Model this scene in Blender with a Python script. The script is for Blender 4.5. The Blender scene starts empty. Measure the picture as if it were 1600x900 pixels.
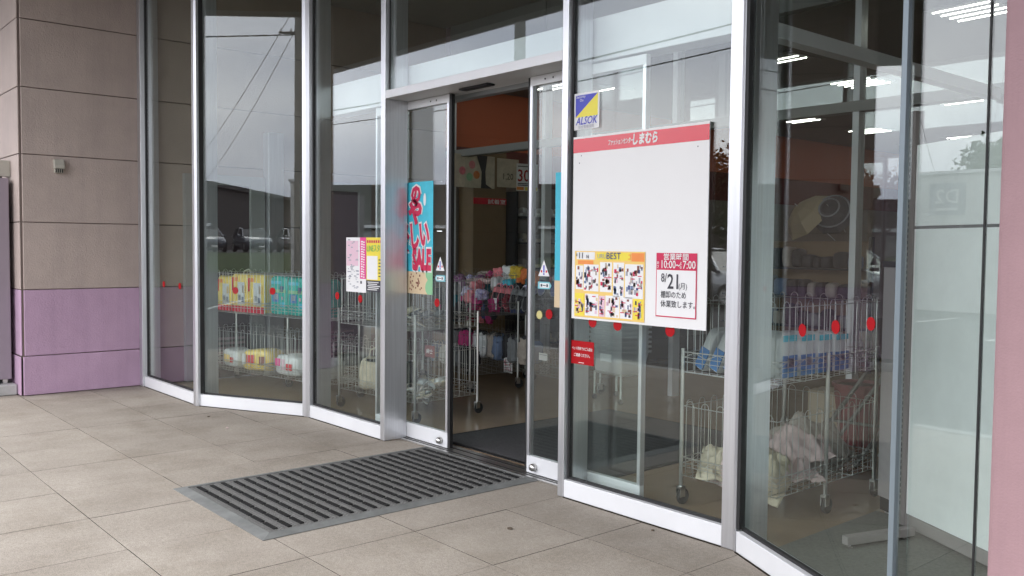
import bpy, bmesh, math, random
from mathutils import Vector, Matrix, noise as mnoise
rng = random.Random(7)
S = bpy.context.scene
COL = S.collection
R = math.radians

# ------------------------------------------------------------------ camera, world, sun, exposure
EYE = Vector((0, 0, 1.42))
MR = Matrix(((0.65035256, 0.75957595, 0.00926994),
             (-0.04153006, 0.02336801, 0.99886395),
             (-0.75849641, 0.6499987, -0.04674268)))
FPX = 1409.09
cam = bpy.data.cameras.new('camera'); camo = bpy.data.objects.new('camera', cam); COL.objects.link(camo)
cam.sensor_width = 36; cam.lens = FPX / 1600 * 36; cam.clip_start = 0.02; cam.clip_end = 3000
rot = Matrix((MR[0], MR[1], -MR[2])).transposed()
camo.matrix_world = Matrix.Translation(EYE) @ rot.to_4x4()
S.camera = camo

SUN_EL, SUN_AZ = 48, 200          # overcast: a broad weak sun from the open side of the canopy
W = bpy.data.worlds.new('World'); S.world = W; W.use_nodes = True
nt = W.node_tree; nt.nodes.clear()
def nn(t, **k):
    n = nt.nodes.new(t)
    for a, b in k.items(): setattr(n, a, b)
    return n
out = nn('ShaderNodeOutputWorld'); bg = nn('ShaderNodeBackground'); bg.inputs[1].default_value = 0.15
sky = nn('ShaderNodeTexSky', sky_type='NISHITA'); sky.sun_disc = False
sky.sun_elevation = R(SUN_EL); sky.sun_rotation = R(SUN_AZ); sky.air_density = 1.0; sky.dust_density = 4.0
hs = nn('ShaderNodeHueSaturation'); hs.inputs['Saturation'].default_value = 0.12
nt.links.new(sky.outputs[0], hs.inputs['Color'])
tc = nn('ShaderNodeTexCoord'); mp = nn('ShaderNodeMapping'); mp.inputs['Scale'].default_value = (1.2, 1.2, 4.5)
nt.links.new(tc.outputs['Generated'], mp.inputs[0])
nz = nn('ShaderNodeTexNoise'); nz.inputs['Scale'].default_value = 1.25; nz.inputs['Detail'].default_value = 5; nz.inputs['Roughness'].default_value = .45
nt.links.new(mp.outputs[0], nz.inputs[0])
rp = nn('ShaderNodeValToRGB'); e = rp.color_ramp.elements
e[0].position = .36; e[0].color = (.48, .50, .575, 1); e[1].position = .66; e[1].color = (1.0, .985, .98, 1)
nt.links.new(nz.outputs[0], rp.inputs[0])
# the cloud deck: grey, its own even brightness mixed with the sky behind it
mx = nn('ShaderNodeMix', data_type='RGBA'); mx.inputs[0].default_value = .72
mx.inputs[7].default_value = (15.5, 15.6, 16.2, 1)
nt.links.new(hs.outputs[0], mx.inputs[6])
ml = nn('ShaderNodeMix', data_type='RGBA', blend_type='MULTIPLY'); ml.inputs[0].default_value = 1
nt.links.new(mx.outputs[2], ml.inputs[6]); nt.links.new(rp.outputs[0], ml.inputs[7])
nt.links.new(ml.outputs[2], bg.inputs[0]); nt.links.new(bg.outputs[0], out.inputs[0])
sl = bpy.data.lights.new('sun', 'SUN'); sl.energy = 0.7; sl.angle = R(25); sl.color = (1, .97, .93)
so = bpy.data.objects.new('sun', sl); COL.objects.link(so)
sd = Vector((math.sin(R(SUN_AZ)) * math.cos(R(SUN_EL)), math.cos(R(SUN_AZ)) * math.cos(R(SUN_EL)), math.sin(R(SUN_EL))))
so.rotation_euler = sd.to_track_quat('Z', 'Y').to_euler(); so.location = (0, -20, 30)
S.view_settings.view_transform = 'Standard'; S.view_settings.look = 'None'; S.view_settings.exposure = 1.2; S.view_settings.gamma = 1
S.render.engine = 'CYCLES'
cy = S.cycles
cy.max_bounces = 8; cy.diffuse_bounces = 4; cy.glossy_bounces = 4; cy.transmission_bounces = 4; cy.transparent_max_bounces = 24
cy.caustics_reflective = False; cy.caustics_refractive = False; cy.sample_clamp_indirect = 6; cy.blur_glossy = .3
cy.use_denoising = True
try: cy.denoiser = 'OPENIMAGEDENOISE'
except Exception: pass
cy.use_adaptive_sampling = True; cy.adaptive_threshold = .01

# ------------------------------------------------------------------ layout helpers: a picture point carried onto a real plane
def ray(x, y):
    d = Vector(((x - 800) / FPX, -(y - 450) / FPX, 1.0)); return MR.transposed() @ d
def onY(x, y, Y): d = ray(x, y); return EYE + d * (Y / d.y)
def onX(x, y, X): d = ray(x, y); return EYE + d * (X / d.x)
def onZ(x, y, z=0): d = ray(x, y); return EYE + d * ((z - EYE.z) / d.z)
def onP(x, y, a, b):
    n = Vector((b[1] - a[1], a[0] - b[0], 0)); d = ray(x, y); return EYE + d * (n.dot(Vector((a[0], a[1], 0)) - EYE) / n.dot(d))

# ------------------------------------------------------------------ mesh building
class MB:
    def __init__(s): s.v = []; s.f = []
    def add(s, vs, fs):
        n = len(s.v); s.v += [tuple(p) for p in vs]; s.f += [tuple(i + n for i in q) for q in fs]; return s
    def box(s, x0, x1, y0, y1, z0, z1, m=None):
        x0, x1 = min(x0, x1), max(x0, x1); y0, y1 = min(y0, y1), max(y0, y1)
        vs = [Vector(p) for p in ((x0, y0, z0), (x1, y0, z0), (x1, y1, z0), (x0, y1, z0), (x0, y0, z1), (x1, y0, z1), (x1, y1, z1), (x0, y1, z1))]
        if m: vs = [m @ p for p in vs]
        return s.add(vs, ((0, 3, 2, 1), (4, 5, 6, 7), (0, 1, 5, 4), (1, 2, 6, 5), (2, 3, 7, 6), (3, 0, 4, 7)))
    def beam(s, a, b, w, z0, z1, off=0):
        """upright slab on the plan line a-b; off: from the line, to its left, w thick"""
        a = Vector((a[0], a[1])); b = Vector((b[0], b[1])); d = (b - a).normalized(); n = Vector((-d.y, d.x))
        p = [a + n * off, b + n * off, b + n * (off + w), a + n * (off + w)]
        return s.prism([(q.x, q.y) for q in p], z0, z1)
    def prism(s, poly, z0, z1, m=None):
        n = len(poly); vs = [Vector((p[0], p[1], z0)) for p in poly] + [Vector((p[0], p[1], z1)) for p in poly]
        if m: vs = [m @ p for p in vs]
        return s.add(vs, [tuple(range(n - 1, -1, -1)), tuple(range(n, 2 * n))] + [(i, (i + 1) % n, n + (i + 1) % n, n + i) for i in range(n)])
    def tube(s, pts, r, n=6, caps=True):
        pts = [Vector(p) for p in pts]; rr = r if isinstance(r, (list, tuple)) else [r] * len(pts)
        vs = []; k = len(pts)
        for i, p in enumerate(pts):
            d = (pts[min(i + 1, k - 1)] - pts[max(i - 1, 0)]).normalized()
            u = d.cross(Vector((0, 0, 1)));
            if u.length < .05: u = d.cross(Vector((0, 1, 0)))
            u.normalize(); w = u.cross(d)
            for j in range(n):
                a = 2 * math.pi * (j + .5) / n; vs.append(p + (u * math.cos(a) + w * math.sin(a)) * rr[i])
        fs = [(i * n + j, (i + 1) * n + j, (i + 1) * n + (j + 1) % n, i * n + (j + 1) % n) for i in range(k - 1) for j in range(n)]
        if caps: fs += [tuple(range(n)), tuple(range(k * n - 1, (k - 1) * n - 1, -1))]
        return s.add(vs, fs)
    def lathe(s, prof, n=16, m=None):
        """prof: (radius, height) pairs about z"""
        vs = []
        for r, z in prof:
            for j in range(n):
                a = 2 * math.pi * j / n; vs.append(Vector((r * math.cos(a), r * math.sin(a), z)))
        if m: vs = [m @ p for p in vs]
        k = len(prof)
        fs = [(i * n + j, i * n + (j + 1) % n, (i + 1) * n + (j + 1) % n, (i + 1) * n + j) for i in range(k - 1) for j in range(n)]
        fs += [tuple(range(n - 1, -1, -1)), tuple(range((k - 1) * n, k * n))]
        return s.add(vs, fs)
    def pillow(s, w, d, h, e=.35, n1=20, n2=12, crumple=0, seed=0, m=None, rough=0):
        """rounded soft block standing on z=0; e small = boxy"""
        rg = random.Random(seed); ph = [rg.uniform(0, 6.28) for _ in range(9)]
        sg = lambda v, q: math.copysign(abs(v) ** q, v)
        vs = []; so_ = Vector((seed * 1.7, seed * .9, seed * .3))
        for i in range(n2 + 1):
            t = -math.pi / 2 + math.pi * i / n2
            for j in range(n1):
                a = 2 * math.pi * j / n1
                x = sg(math.cos(t), e) * sg(math.cos(a), e); y = sg(math.cos(t), e) * sg(math.sin(a), e); z = sg(math.sin(t), e)
                q = 1 + crumple * (math.sin(5 * x + ph[0] + 3 * z) + math.sin(7 * y + ph[1] - 4 * z) + math.sin(9 * z + ph[2] + 4 * x)) / 3
                z2 = z * (1 + crumple * math.sin(4 * x + ph[3]) * (z > 0))
                v_ = Vector((x * w / 2 * q, y * d / 2 * q, (max(z2, -1) + 1) * h / 2))
                if rough:
                    k_ = mnoise.ridged_multi_fractal(v_ * (1.1 / max(w, d)) * 2.2 + so_, 1, 2, 3, 1, 2) - 1.0; v_ += Vector((x, y, z)) * k_ * rough * min(w, d, h); v_.z = max(v_.z, 0)
                vs.append(v_)
        if m: vs = [m @ p for p in vs]
        fs = [(i * n1 + j, i * n1 + (j + 1) % n1, (i + 1) * n1 + (j + 1) % n1, (i + 1) * n1 + j) for i in range(n2) for j in range(n1)]
        return s.add(vs, fs)
    def mesh(s, name, org=(0, 0, 0)):
        me = bpy.data.meshes.new(name); o = Vector(org)
        me.from_pydata([tuple(Vector(v) - o) for v in s.v], [], s.f); me.update(); return me

def obj(name, mb, mat, parent=None, org=(0, 0, 0), smooth=False, bevel=0, label=None):
    me = mb.mesh(name, org) if isinstance(mb, MB) else mb
    if mat and not me.materials: me.materials.append(mat)
    if smooth: me.polygons.foreach_set('use_smooth', [True] * len(me.polygons))
    o = bpy.data.objects.new(name, me); COL.objects.link(o)
    if parent: o.parent = parent
    else: o.location = org
    if bevel:
        b = o.modifiers.new('bevel', 'BEVEL'); b.width = bevel; b.segments = 2; b.limit_method = 'ANGLE'
    if label: o['label'] = label
    return o
def tag(o, label, cat, group=None):
    o['label'] = label; o['category'] = cat
    if group: o['group'] = group
    return o
def thing(name, label, cat, loc=(0, 0, 0), rz=0, group=None):
    o = bpy.data.objects.new(name, None); COL.objects.link(o); o.empty_display_size = .05
    o.location = loc; o.rotation_euler = (0, 0, rz); return tag(o, label, cat, group)
def struct(o): o['kind'] = 'structure'; return o
def copy_tree(o, loc=None, rz=None, label=None, parent=None, scale=None):
    c = o.copy(); COL.objects.link(c)
    if parent: c.parent = parent
    for ch in list(o.children): copy_tree(ch, parent=c)
    if loc is not None: c.location = loc
    if rz is not None: c.rotation_euler = (0, 0, rz)
    if label: c['label'] = label
    if scale: c.scale = scale
    return c

# ------------------------------------------------------------------ materials
def mat(name, col, rough=.6, metal=0, spec=.5, var=0, vscale=3.0, bump=0, bscale=120, objvar=0, emit=0, stretch=None, coat=0, dark=None, streak=0):
    m = bpy.data.materials.new(name); m.use_nodes = True; t = m.node_tree; p = t.nodes['Principled BSDF']; L = t.links.new
    p.inputs['Base Color'].default_value = (*col, 1); p.inputs['Roughness'].default_value = rough; p.inputs['Metallic'].default_value = metal
    p.inputs['Specular IOR Level'].default_value = spec; p.inputs['Coat Weight'].default_value = coat
    cs = None
    tcn = t.nodes.new('ShaderNodeTexCoord'); src = tcn.outputs['Object']
    if stretch:
        mpn = t.nodes.new('ShaderNodeMapping'); mpn.inputs['Scale'].default_value = stretch; L(src, mpn.inputs[0]); src = mpn.outputs[0]
    if var:
        n = t.nodes.new('ShaderNodeTexNoise'); n.inputs['Scale'].default_value = vscale; n.inputs['Detail'].default_value = 8; n.inputs['Roughness'].default_value = .65
        L(src, n.inputs[0]); r = t.nodes.new('ShaderNodeValToRGB'); r.color_ramp.elements[0].position = .3; r.color_ramp.elements[1].position = .7
        d = dark or tuple(c * (1 - var) for c in col)
        r.color_ramp.elements[0].color = (*d, 1); r.color_ramp.elements[1].color = (*[min(1, c * (1 + var * .6)) for c in col], 1)
        L(n.outputs[0], r.inputs[0]); cs = r.outputs[0]
    if streak:
        ms = t.nodes.new('ShaderNodeMapping'); ms.inputs['Scale'].default_value = (5, 5, .3); L(tcn.outputs['Object'], ms.inputs[0])
        ns = t.nodes.new('ShaderNodeTexNoise'); ns.inputs['Scale'].default_value = 1.6; ns.inputs['Detail'].default_value = 7; ns.inputs['Roughness'].default_value = .7; L(ms.outputs[0], ns.inputs[0])
        rs = t.nodes.new('ShaderNodeValToRGB'); rs.color_ramp.elements[0].position = .32; rs.color_ramp.elements[1].position = .56
        rs.color_ramp.elements[0].color = (1 - streak, 1 - streak, 1 - streak * .9, 1); rs.color_ramp.elements[1].color = (1, 1, 1, 1); L(ns.outputs[0], rs.inputs[0])
        xm = t.nodes.new('ShaderNodeMix'); xm.data_type = 'RGBA'; xm.blend_type = 'MULTIPLY'; xm.inputs[0].default_value = 1; L(cs, xm.inputs[6]); L(rs.outputs[0], xm.inputs[7]); cs = xm.outputs[2]
    if objvar:
        oi = t.nodes.new('ShaderNodeObjectInfo'); h = t.nodes.new('ShaderNodeHueSaturation')
        mr = t.nodes.new('ShaderNodeMapRange'); mr.inputs[3].default_value = 1 - objvar; mr.inputs[4].default_value = 1 + objvar
        L(oi.outputs['Random'], mr.inputs[0]); L(mr.outputs[0], h.inputs['Value'])
        if cs: L(cs, h.inputs['Color'])
        else: h.inputs['Color'].default_value = (*col, 1)
        cs = h.outputs[0]
    if cs: L(cs, p.inputs['Base Color'])
    if bump:
        n2 = t.nodes.new('ShaderNodeTexNoise'); n2.inputs['Scale'].default_value = bscale; n2.inputs['Detail'].default_value = 3
        L(tcn.outputs['Object'], n2.inputs[0]); b = t.nodes.new('ShaderNodeBump'); b.inputs['Strength'].default_value = bump; b.inputs['Distance'].default_value = .01
        L(n2.outputs[0], b.inputs['Height']); L(b.outputs[0], p.inputs['Normal'])
    if emit:
        p.inputs['Emission Color'].default_value = (*col, 1); p.inputs['Emission Strength'].default_value = emit
    return m
def glass_mat(name, tint, f0):
    m = bpy.data.materials.new(name); m.use_nodes = True; t = m.node_tree; t.nodes.clear(); L = t.links.new; N = t.nodes.new
    o = N('ShaderNodeOutputMaterial'); mxs = N('ShaderNodeMixShader'); tr = N('ShaderNodeBsdfTransparent'); gl = N('ShaderNodeBsdfGlossy')
    tr.inputs[0].default_value = (*tint, 1); gl.inputs['Roughness'].default_value = 0; gl.inputs[0].default_value = (.985, 1, 1, 1)
    lw = N('ShaderNodeLayerWeight'); lw.inputs[0].default_value = .5
    pw = N('ShaderNodeMath'); pw.operation = 'POWER'; pw.inputs[1].default_value = 5; L(lw.outputs['Facing'], pw.inputs[0])
    ma = N('ShaderNodeMath'); ma.operation = 'MULTIPLY_ADD'; ma.inputs[1].default_value = 1 - f0; ma.inputs[2].default_value = f0; L(pw.outputs[0], ma.inputs[0])
    L(ma.outputs[0], mxs.inputs[0]); L(tr.outputs[0], mxs.inputs[1]); L(gl.outputs[0], mxs.inputs[2]); L(mxs.outputs[0], o.inputs[0]); return m

M = {}
M['alu'] = mat('satin_aluminium', (.66, .67, .69),   .36, .85, var=.12, vscale=1.2, stretch=(60, 60, 1.5))
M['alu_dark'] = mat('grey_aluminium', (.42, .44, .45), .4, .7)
M['alu_blue'] = mat('blue_grey_trim', (.20, .245, .27), .4, .3)
M['alu_white'] = mat('silver_paint', (.70, .71, .72), .42, .1, var=.07, vscale=1.6, bump=.05, bscale=60)
M['steel'] = mat('brushed_steel', (.6, .59, .57), .3, 1)
M['chrome'] = mat('chrome_wire', (.62, .62, .6), .28, 1)
M['shaded_wire'] = mat('shaded_wire', (.20, .20, .19), .45, .8)  # darker copy of the chrome wire, indoor dimness put into its colour
M['gasket'] = mat('black_gasket', (.012, .012, .012), .6)
M['rubber'] = mat('grey_rubber', (.165, .172, .165), .75, var=.28, vscale=9)
M['black_rubber'] = mat('black_rubber', (.010, .010, .010), .7, spec=.25, bump=.3, bscale=300)
M['mat_rib'] = mat('mat_rib', (.19, .19, .18), .9, var=.3, vscale=70)
M['mat_pile'] = mat('mat_pile', (.165, .165, .155), .95, var=.35, vscale=160, bump=.8, bscale=420)
M['tan'] = mat('tan_stucco', (.465, .385, .342), .9, var=.10, vscale=2.5, bump=.40, streak=.08, bscale=85)
M['tan_lit'] = mat('tan_stucco_front', (.465, .385, .342), .9, var=.10, vscale=2.5, bump=.40, streak=.08, bscale=85)
M['purple'] = mat('purple_stucco', (.49, .33, .45), .9, var=.10, vscale=2.5, bump=.42, streak=.10, bscale=85)
M['pink'] = mat('pink_paint', (.30, .19, .2), .85, streak=.1, var=.06, vscale=9, bump=.15, bscale=160)
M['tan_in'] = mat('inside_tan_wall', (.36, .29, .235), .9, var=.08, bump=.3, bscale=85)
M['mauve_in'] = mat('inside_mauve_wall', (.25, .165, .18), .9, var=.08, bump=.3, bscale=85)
M['door_maroon'] = mat('maroon_door_paint', (.035, .02, .022), .5)
M['door_frame'] = mat('grey_door_frame', (.3, .31, .3), .5)
def paving_mat():
    m = mat('concrete_paving', (.3, .27, .23), .82, spec=.3); t = m.node_tree; L = t.links.new; N = t.nodes.new; p = t.nodes['Principled BSDF']
    g = N('ShaderNodeNewGeometry')
    def noise(scale, sc, det, rough=.6):
        mp_ = N('ShaderNodeMapping'); mp_.inputs['Scale'].default_value = sc; L(g.outputs['Position'], mp_.inputs[0])
        n = N('ShaderNodeTexNoise'); n.inputs['Scale'].default_value = scale; n.inputs['Detail'].default_value = det; n.inputs['Roughness'].default_value = rough; L(mp_.outputs[0], n.inputs[0]); return n.outputs[0]
    def ramp(src, stops):
        r = N('ShaderNodeValToRGB'); el = r.color_ramp.elements
        el[0].position, el[0].color = stops[0][0], (*stops[0][1], 1); el[1].position, el[1].color = stops[1][0], (*stops[1][1], 1)
        for q, c in stops[2:]: e_ = el.new(q); e_.color = (*c, 1)
        L(src, r.inputs[0]); return r.outputs[0]
    def mul(a, b):
        x = N('ShaderNodeMix'); x.data_type = 'RGBA'; x.blend_type = 'MULTIPLY'; x.inputs[0].default_value = 1; L(a, x.inputs[6]); L(b, x.inputs[7]); return x.outputs[2]
    base = ramp(noise(1.3, (1, 1, 1), 4), [(.3, (.318, .283, .242)), (.7, (.385, .348, .300))])
    streak = ramp(noise(2.1, (1.5, .8, 1), 5, .6), [(.30, (.85, .84, .825)), (.60, (1.03, 1.03, 1.03))])
    blot = ramp(noise(1.1, (1, 1, 1), 8, .78), [(.36, (.86, .845, .82)), (.50, (1, 1, 1)), (.68, (1.06, 1.06, 1.07))])
    speck = ramp(noise(210, (1, 1, 1), 2, .5), [(.28, (.60, .59, .57)), (.50, (1, 1, 1)), (.74, (1.22, 1.21, 1.18))])
    grit = ramp(noise(48, (1, 1, 1), 3, .6), [(.3, (.86, .86, .86)), (.65, (1.06, 1.06, 1.05))])
    c = mul(mul(mul(mul(base, streak), blot), speck), grit)
    oi = N('ShaderNodeObjectInfo'); mr = N('ShaderNodeMapRange'); mr.inputs[3].default_value = .955; mr.inputs[4].default_value = 1.045; L(oi.outputs['Random'], mr.inputs[0])
    h = N('ShaderNodeHueSaturation'); L(mr.outputs[0], h.inputs['Value']); L(c, h.inputs['Color']); L(h.outputs[0], p.inputs['Base Color'])
    b = N('ShaderNodeBump'); b.inputs['Strength'].default_value = .35; b.inputs['Distance'].default_value = .003; L(noise(160, (1, 1, 1), 3), b.inputs['Height']); L(b.outputs[0], p.inputs['Normal'])
    return m
M['tile'] = paving_mat()
M['wall_joint'] = mat('wall_joint', (.15, .115, .10), .95)
M['joint'] = mat('paving_joint', (.035, .03, .025), .95, spec=0)
M['asphalt'] = mat('asphalt', (.055, .055, .057), .9, var=.3, vscale=.6, bump=.4, bscale=90)
M['floor_in'] = mat('shop_floor_tile', (.33, .245, .165), .2, var=.07, vscale=4)
M['carpet'] = mat('charcoal_carpet', (.06, .06, .062), .95, var=.3, vscale=60, bump=.5, bscale=300)
M['soffit'] = mat('brown_soffit', (.13, .105, .09), .8, var=.05)
M['white_metal'] = mat('white_fascia', (.74, .75, .76), .5)
M['ceil_in'] = mat('vestibule_ceiling', (.30, .295, .265), .9)
M['ceil_store'] = mat('store_ceiling', (.22, .205, .185), .9)
M['grey_panel'] = mat('grey_bulkhead', (.27, .275, .26), .7)
M['orange'] = mat('orange_wall', (.62, .14, .055), .7)
M['maroon'] = mat('maroon_band', (.16, .03, .025), .7)
M['brown_booth'] = mat('brown_booth_panel', (.20, .125, .06), .6, var=.12, vscale=3)
M['store_wall'] = mat('store_back_wall', (.24, .2, .17), .8)
M['tube'] = mat('fluorescent_tube', (1, .97, .9), .5, emit=6)
M['lampwhite'] = mat('lamp_reflector', (.7, .7, .68), .4)
M['glass'] = glass_mat('shopfront_glass', (.945, .982, .968), .062)
M['glass_dark'] = glass_mat('partition_glass', (.95, .97, .96), .055)
M['car_glass'] = mat('car_window', (.015, .02, .022), .05)
M['white'] = mat('white_card', (.77, .77, .755), .5, var=.03, vscale=1.5)
M['paper'] = mat('white_paper', (.78, .78, .77), .6)
M['marble'] = mat('white_marbled_panel', (.84, .86, .84), .35, var=.07, vscale=5)
M['red'] = mat('sign_red', (.60, .012, .035), .12)
M['crimson'] = mat('notice_crimson', (.56, .012, .075), .5)
M['dotred'] = mat('sticker_red', (.36, .004, .008), .6, spec=.2)
M['dotyellow'] = mat('sticker_yellow', (.55, .5, .2), .5)
M['black'] = mat('black_ink', (.015, .015, .018), .5)
M['ink'] = mat('print_ink', (.04, .04, .05), .5)
M['pink_ink'] = mat('pink_ink', (.72, .05, .26), .5)
M['palepink'] = mat('pale_pink_ink', (.72, .5, .58), .5)
M['yellow'] = mat('yellow_ink', (.80, .66, .06), .5)
M['yellow2'] = mat('yellow_emblem', (.80, .70, .08), .5)
M['blue'] = mat('blue_emblem', (.07, .08, .48), .5)
M['green'] = mat('green_ink', (.10, .42, .12), .5)
M['sky_ink'] = mat('sky_blue_print', (.055, .50, .64), .5, var=.15, vscale=9)
M['sand_ink'] = mat('sand_print', (.66, .52, .33), .5)
M['leafgreen_ink'] = mat('green_print', (.25, .52, .28), .5)
M['orange_ink'] = mat('orange_ink', (.80, .27, .06), .5)
M['gold_ink'] = mat('gold_ink', (.80, .56, .16), .5)
M['brown_ink'] = mat('brown_ink', (.22, .07, .05), .5)
M['navy_ink'] = mat('navy_ink', (.06, .08, .2), .5)
M['grey_ink'] = mat('grey_ink', (.33, .34, .38), .5)
M['teal_label'] = mat('teal_label', (.2, .5, .56), .5)
M['box_mauve'] = mat('mauve_cabinet_paint', (.27, .225, .26), .55, var=.06)
M['concrete'] = mat('concrete', (.42, .42, .40), .9, var=.15, vscale=7, bump=.3)
M['beige_plastic'] = mat('grey_beige_plastic', (.42, .40, .34), .6)
M['yellow_pack'] = mat('yellow_wrap', (.86, .64, .13), .28, var=.14, vscale=11, coat=.4)
M['teal_pack'] = mat('teal_wrap', (.012, .46, .38), .25, var=.14, vscale=9, coat=.4)
M['blue_pack'] = mat('blue_wrap', (.05, .22, .55), .3, var=.1, vscale=9, coat=.4)
M['white_pack'] = mat('white_wrap', (.68, .70, .70), .3, var=.10, vscale=8, coat=.4)
M['cream'] = mat('cream_cloth', (.60, .53, .40), .85, var=.25, vscale=9, bump=.4, bscale=30)
M['beige_cloth'] = mat('beige_cloth', (.46, .40, .35), .85, var=.25, vscale=8, bump=.5, bscale=25)
M['pale_cloth'] = mat('pale_pink_cloth', (.62, .48, .46), .85, var=.2, vscale=8, bump=.5, bscale=25)
M['denim'] = mat('blue_cloth', (.17, .23, .36), .85, var=.2, vscale=9)
M['grey_cloth'] = mat('grey_cloth', (.22, .23, .24), .85, var=.2, vscale=9)
M['dark_cloth'] = mat('dark_cloth', (.03, .03, .035), .8, var=.3, vscale=9)
M['teal_cloth'] = mat('teal_cloth', (.03, .16, .2), .7, var=.2, vscale=9)
M['magenta_cloth'] = mat('magenta_cloth', (.52, .05, .2), .7, var=.35, vscale=26)
M['pink_cloth'] = mat('coral_cloth', (.72, .22, .25), .7, var=.3, vscale=20)
M['purple_cloth'] = mat('mauve_cloth', (.30, .12, .28), .7, var=.3, vscale=20)
M['print_cloth'] = mat('printed_cloth', (.62, .60, .66), .7, var=.7, vscale=34, dark=(.12, .10, .42))
M['maroon_cloth'] = mat('maroon_cloth', (.20, .025, .04), .7, var=.3, vscale=20)
M['orange_cloth'] = mat('orange_cloth', (.68, .20, .06), .7, var=.3, vscale=20)
M['yellow_cloth'] = mat('yellow_cloth', (.65, .48, .06), .7, var=.2, vscale=20)
M['red_plastic'] = mat('dull_red_plastic', (.16, .02, .024), .45)
M['grey_plastic'] = mat('grey_basket_plastic', (.46, .46, .46), .5)
M['cabinet_grey'] = mat('taupe_cabinet', (.40, .36, .36), .5)
M['taupe'] = mat('taupe_base_strip', (.26, .235, .225), .6)
M['umbrella_beige'] = mat('beige_umbrella_cloth', (.52, .42, .27), .7)
M['umbrella_dark'] = mat('dark_umbrella_cloth', (.05, .055, .065), .7)
M['carton'] = mat('carton', (.45, .38, .28), .8)
M['car_white'] = mat('white_car_paint', (.72, .72, .72), .15, coat=1)
M['car_dark'] = mat('dark_car_paint', (.06, .07, .09), .15, coat=1)
M['car_silver'] = mat('silver_car_paint', (.42, .43, .44), .2, .5, coat=1)
M['tyre'] = mat('tyre', (.02, .02, .02), .8)
M['lens'] = mat('headlamp_lens', (.7, .72, .74), .08)
M['bark'] = mat('bark', (.11, .085, .06), .9, bump=.5, bscale=20)
M['leaf'] = mat('foliage', (.055, .085, .03), .7, var=.35, vscale=1.5, objvar=.2)
M['grass'] = mat('verge_grass', (.06, .09, .03), .9, var=.4, vscale=3)
M['far_wall'] = mat('dark_warehouse_wall', (.06, .052, .048), .8, var=.1)
M['pole'] = mat('utility_pole_concrete', (.22, .215, .2), .8)
M['wire'] = mat('cable_black', (.02, .02, .02), .6)
M['paint_white'] = mat('road_paint', (.7, .7, .68), .7)

# ------------------------------------------------------------------ SETTING: ground, pavement, floors
A = Vector((-7.715, 3.0)); B = Vector((-6.665, 3.507)); E = Vector((-2.485, 3.507)); F = Vector((-1.47, 2.997))
YF = 3.507      # front of the mullions of the door line
struct(obj('ground', MB().box(-600, 600, -600, 600, -.5, -.13), M['asphalt']))
pv = struct(obj('pavement', MB().box(-13.5, 3.0, -1.03, 3.62, -.13, -.009), M['joint']))
tb = MB(); w, d = .611 - .004, .591 - .004
tb.add([(-w / 2 + .0008, -d / 2 + .0008, 0), (w / 2 - .0008, -d / 2 + .0008, 0), (w / 2 - .0008, d / 2 - .0008, 0), (-w / 2 + .0008, d / 2 - .0008, 0),
        (-w / 2, -d / 2, -.0008), (w / 2, -d / 2, -.0008), (w / 2, d / 2, -.0008), (-w / 2, d / 2, -.0008),
        (-w / 2, -d / 2, -.012), (w / 2, -d / 2, -.012), (w / 2, d / 2, -.012), (-w / 2, d / 2, -.012)],
       [(0, 1, 2, 3)] + [(a + 4, b + 4, b, a) for a, b in ((0, 1), (1, 2), (2, 3), (3, 0))] + [(a + 8, b + 8, b + 4, a + 4) for a, b in ((0, 1), (1, 2), (2, 3), (3, 0))])
tme = tb.mesh('paving_tile'); tme.materials.append(M['tile']); tme.materials.append(M['joint'])
for p_ in tme.polygons: p_.material_index = 0 if p_.index < 5 else 1
for i in range(-14, 12):
    for j in range(-4, 4):
        cx = -4.882 + .611 * (i + .5); cy_ = 1.3355 + .591 * (j + .5)
        if cx < -13.3 or cx > 2.9: continue
        o = obj('paving_tile', tme, None, pv); o.location = (cx, cy_, rng.uniform(-.0008, .0006)); o.rotation_euler = (rng.uniform(-.0012, .0012), rng.uniform(-.0012, .0012), 0)
kb = MB()
struct(obj('kerb', MB().box(-13.5, 3, -1.18, -1.034, -.13, .004), M['concrete'], bevel=.01))
fl = [(-9.1, 3.04), (-7.70, 3.04), (-6.66, 3.56), (-5.5, 3.56), (-5.5, 3.74), (-3.68, 3.74), (-3.68, 3.56), (-2.49, 3.56), (-1.46, 3.04), (0, 3.04), (0, 6.8), (-9.1, 6.8)]
struct(obj('vestibule_floor', MB().prism(fl, -.1, .005), M['floor_in']))
struct(obj('shop_floor', MB().box(-9.4, 9.2, 6.803, 24.2, -.1, .004), M['floor_in']))
struct(obj('shop_ceiling', MB().box(-9.4, 9.2, 6.83, 24.2, 3.4, 3.52), M['ceil_store']))
struct(obj('vestibule_ceiling', MB().prism([(-9.4, 3.06), (-7.70, 3.06), (-6.66, 3.57), (-2.49, 3.57), (-1.46, 3.06), (.3, 3.06), (.3, 6.715), (-9.4, 6.715)], 4.1, 4.2), M['ceil_in']))
struct(obj('shadow_roof', MB().box(-13.2, 9.3, 3.802, 24.4, 4.3, 4.5), M['soffit']))  # unseen roof slab added for its shadow over the shop
struct(obj('shop_back_wall', MB().box(-9.4, 9.2, 24.003, 24.2, 0, 3.398), M['store_wall']))
struct(obj('shop_right_wall', MB().box(9.002, 9.2, 6.9, 24, 0, 3.398), M['store_wall']))
cw = thing('carpet_strip', 'long charcoal carpet laid inside the sliding doors', 'carpet', (-4.5, 4.8, .006))
obj('carpet_pile', MB().box(-5.32, -3.76, 3.86, 5.68, .006, .014), M['carpet'], cw, (-4.5, 4.8, .006))
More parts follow.
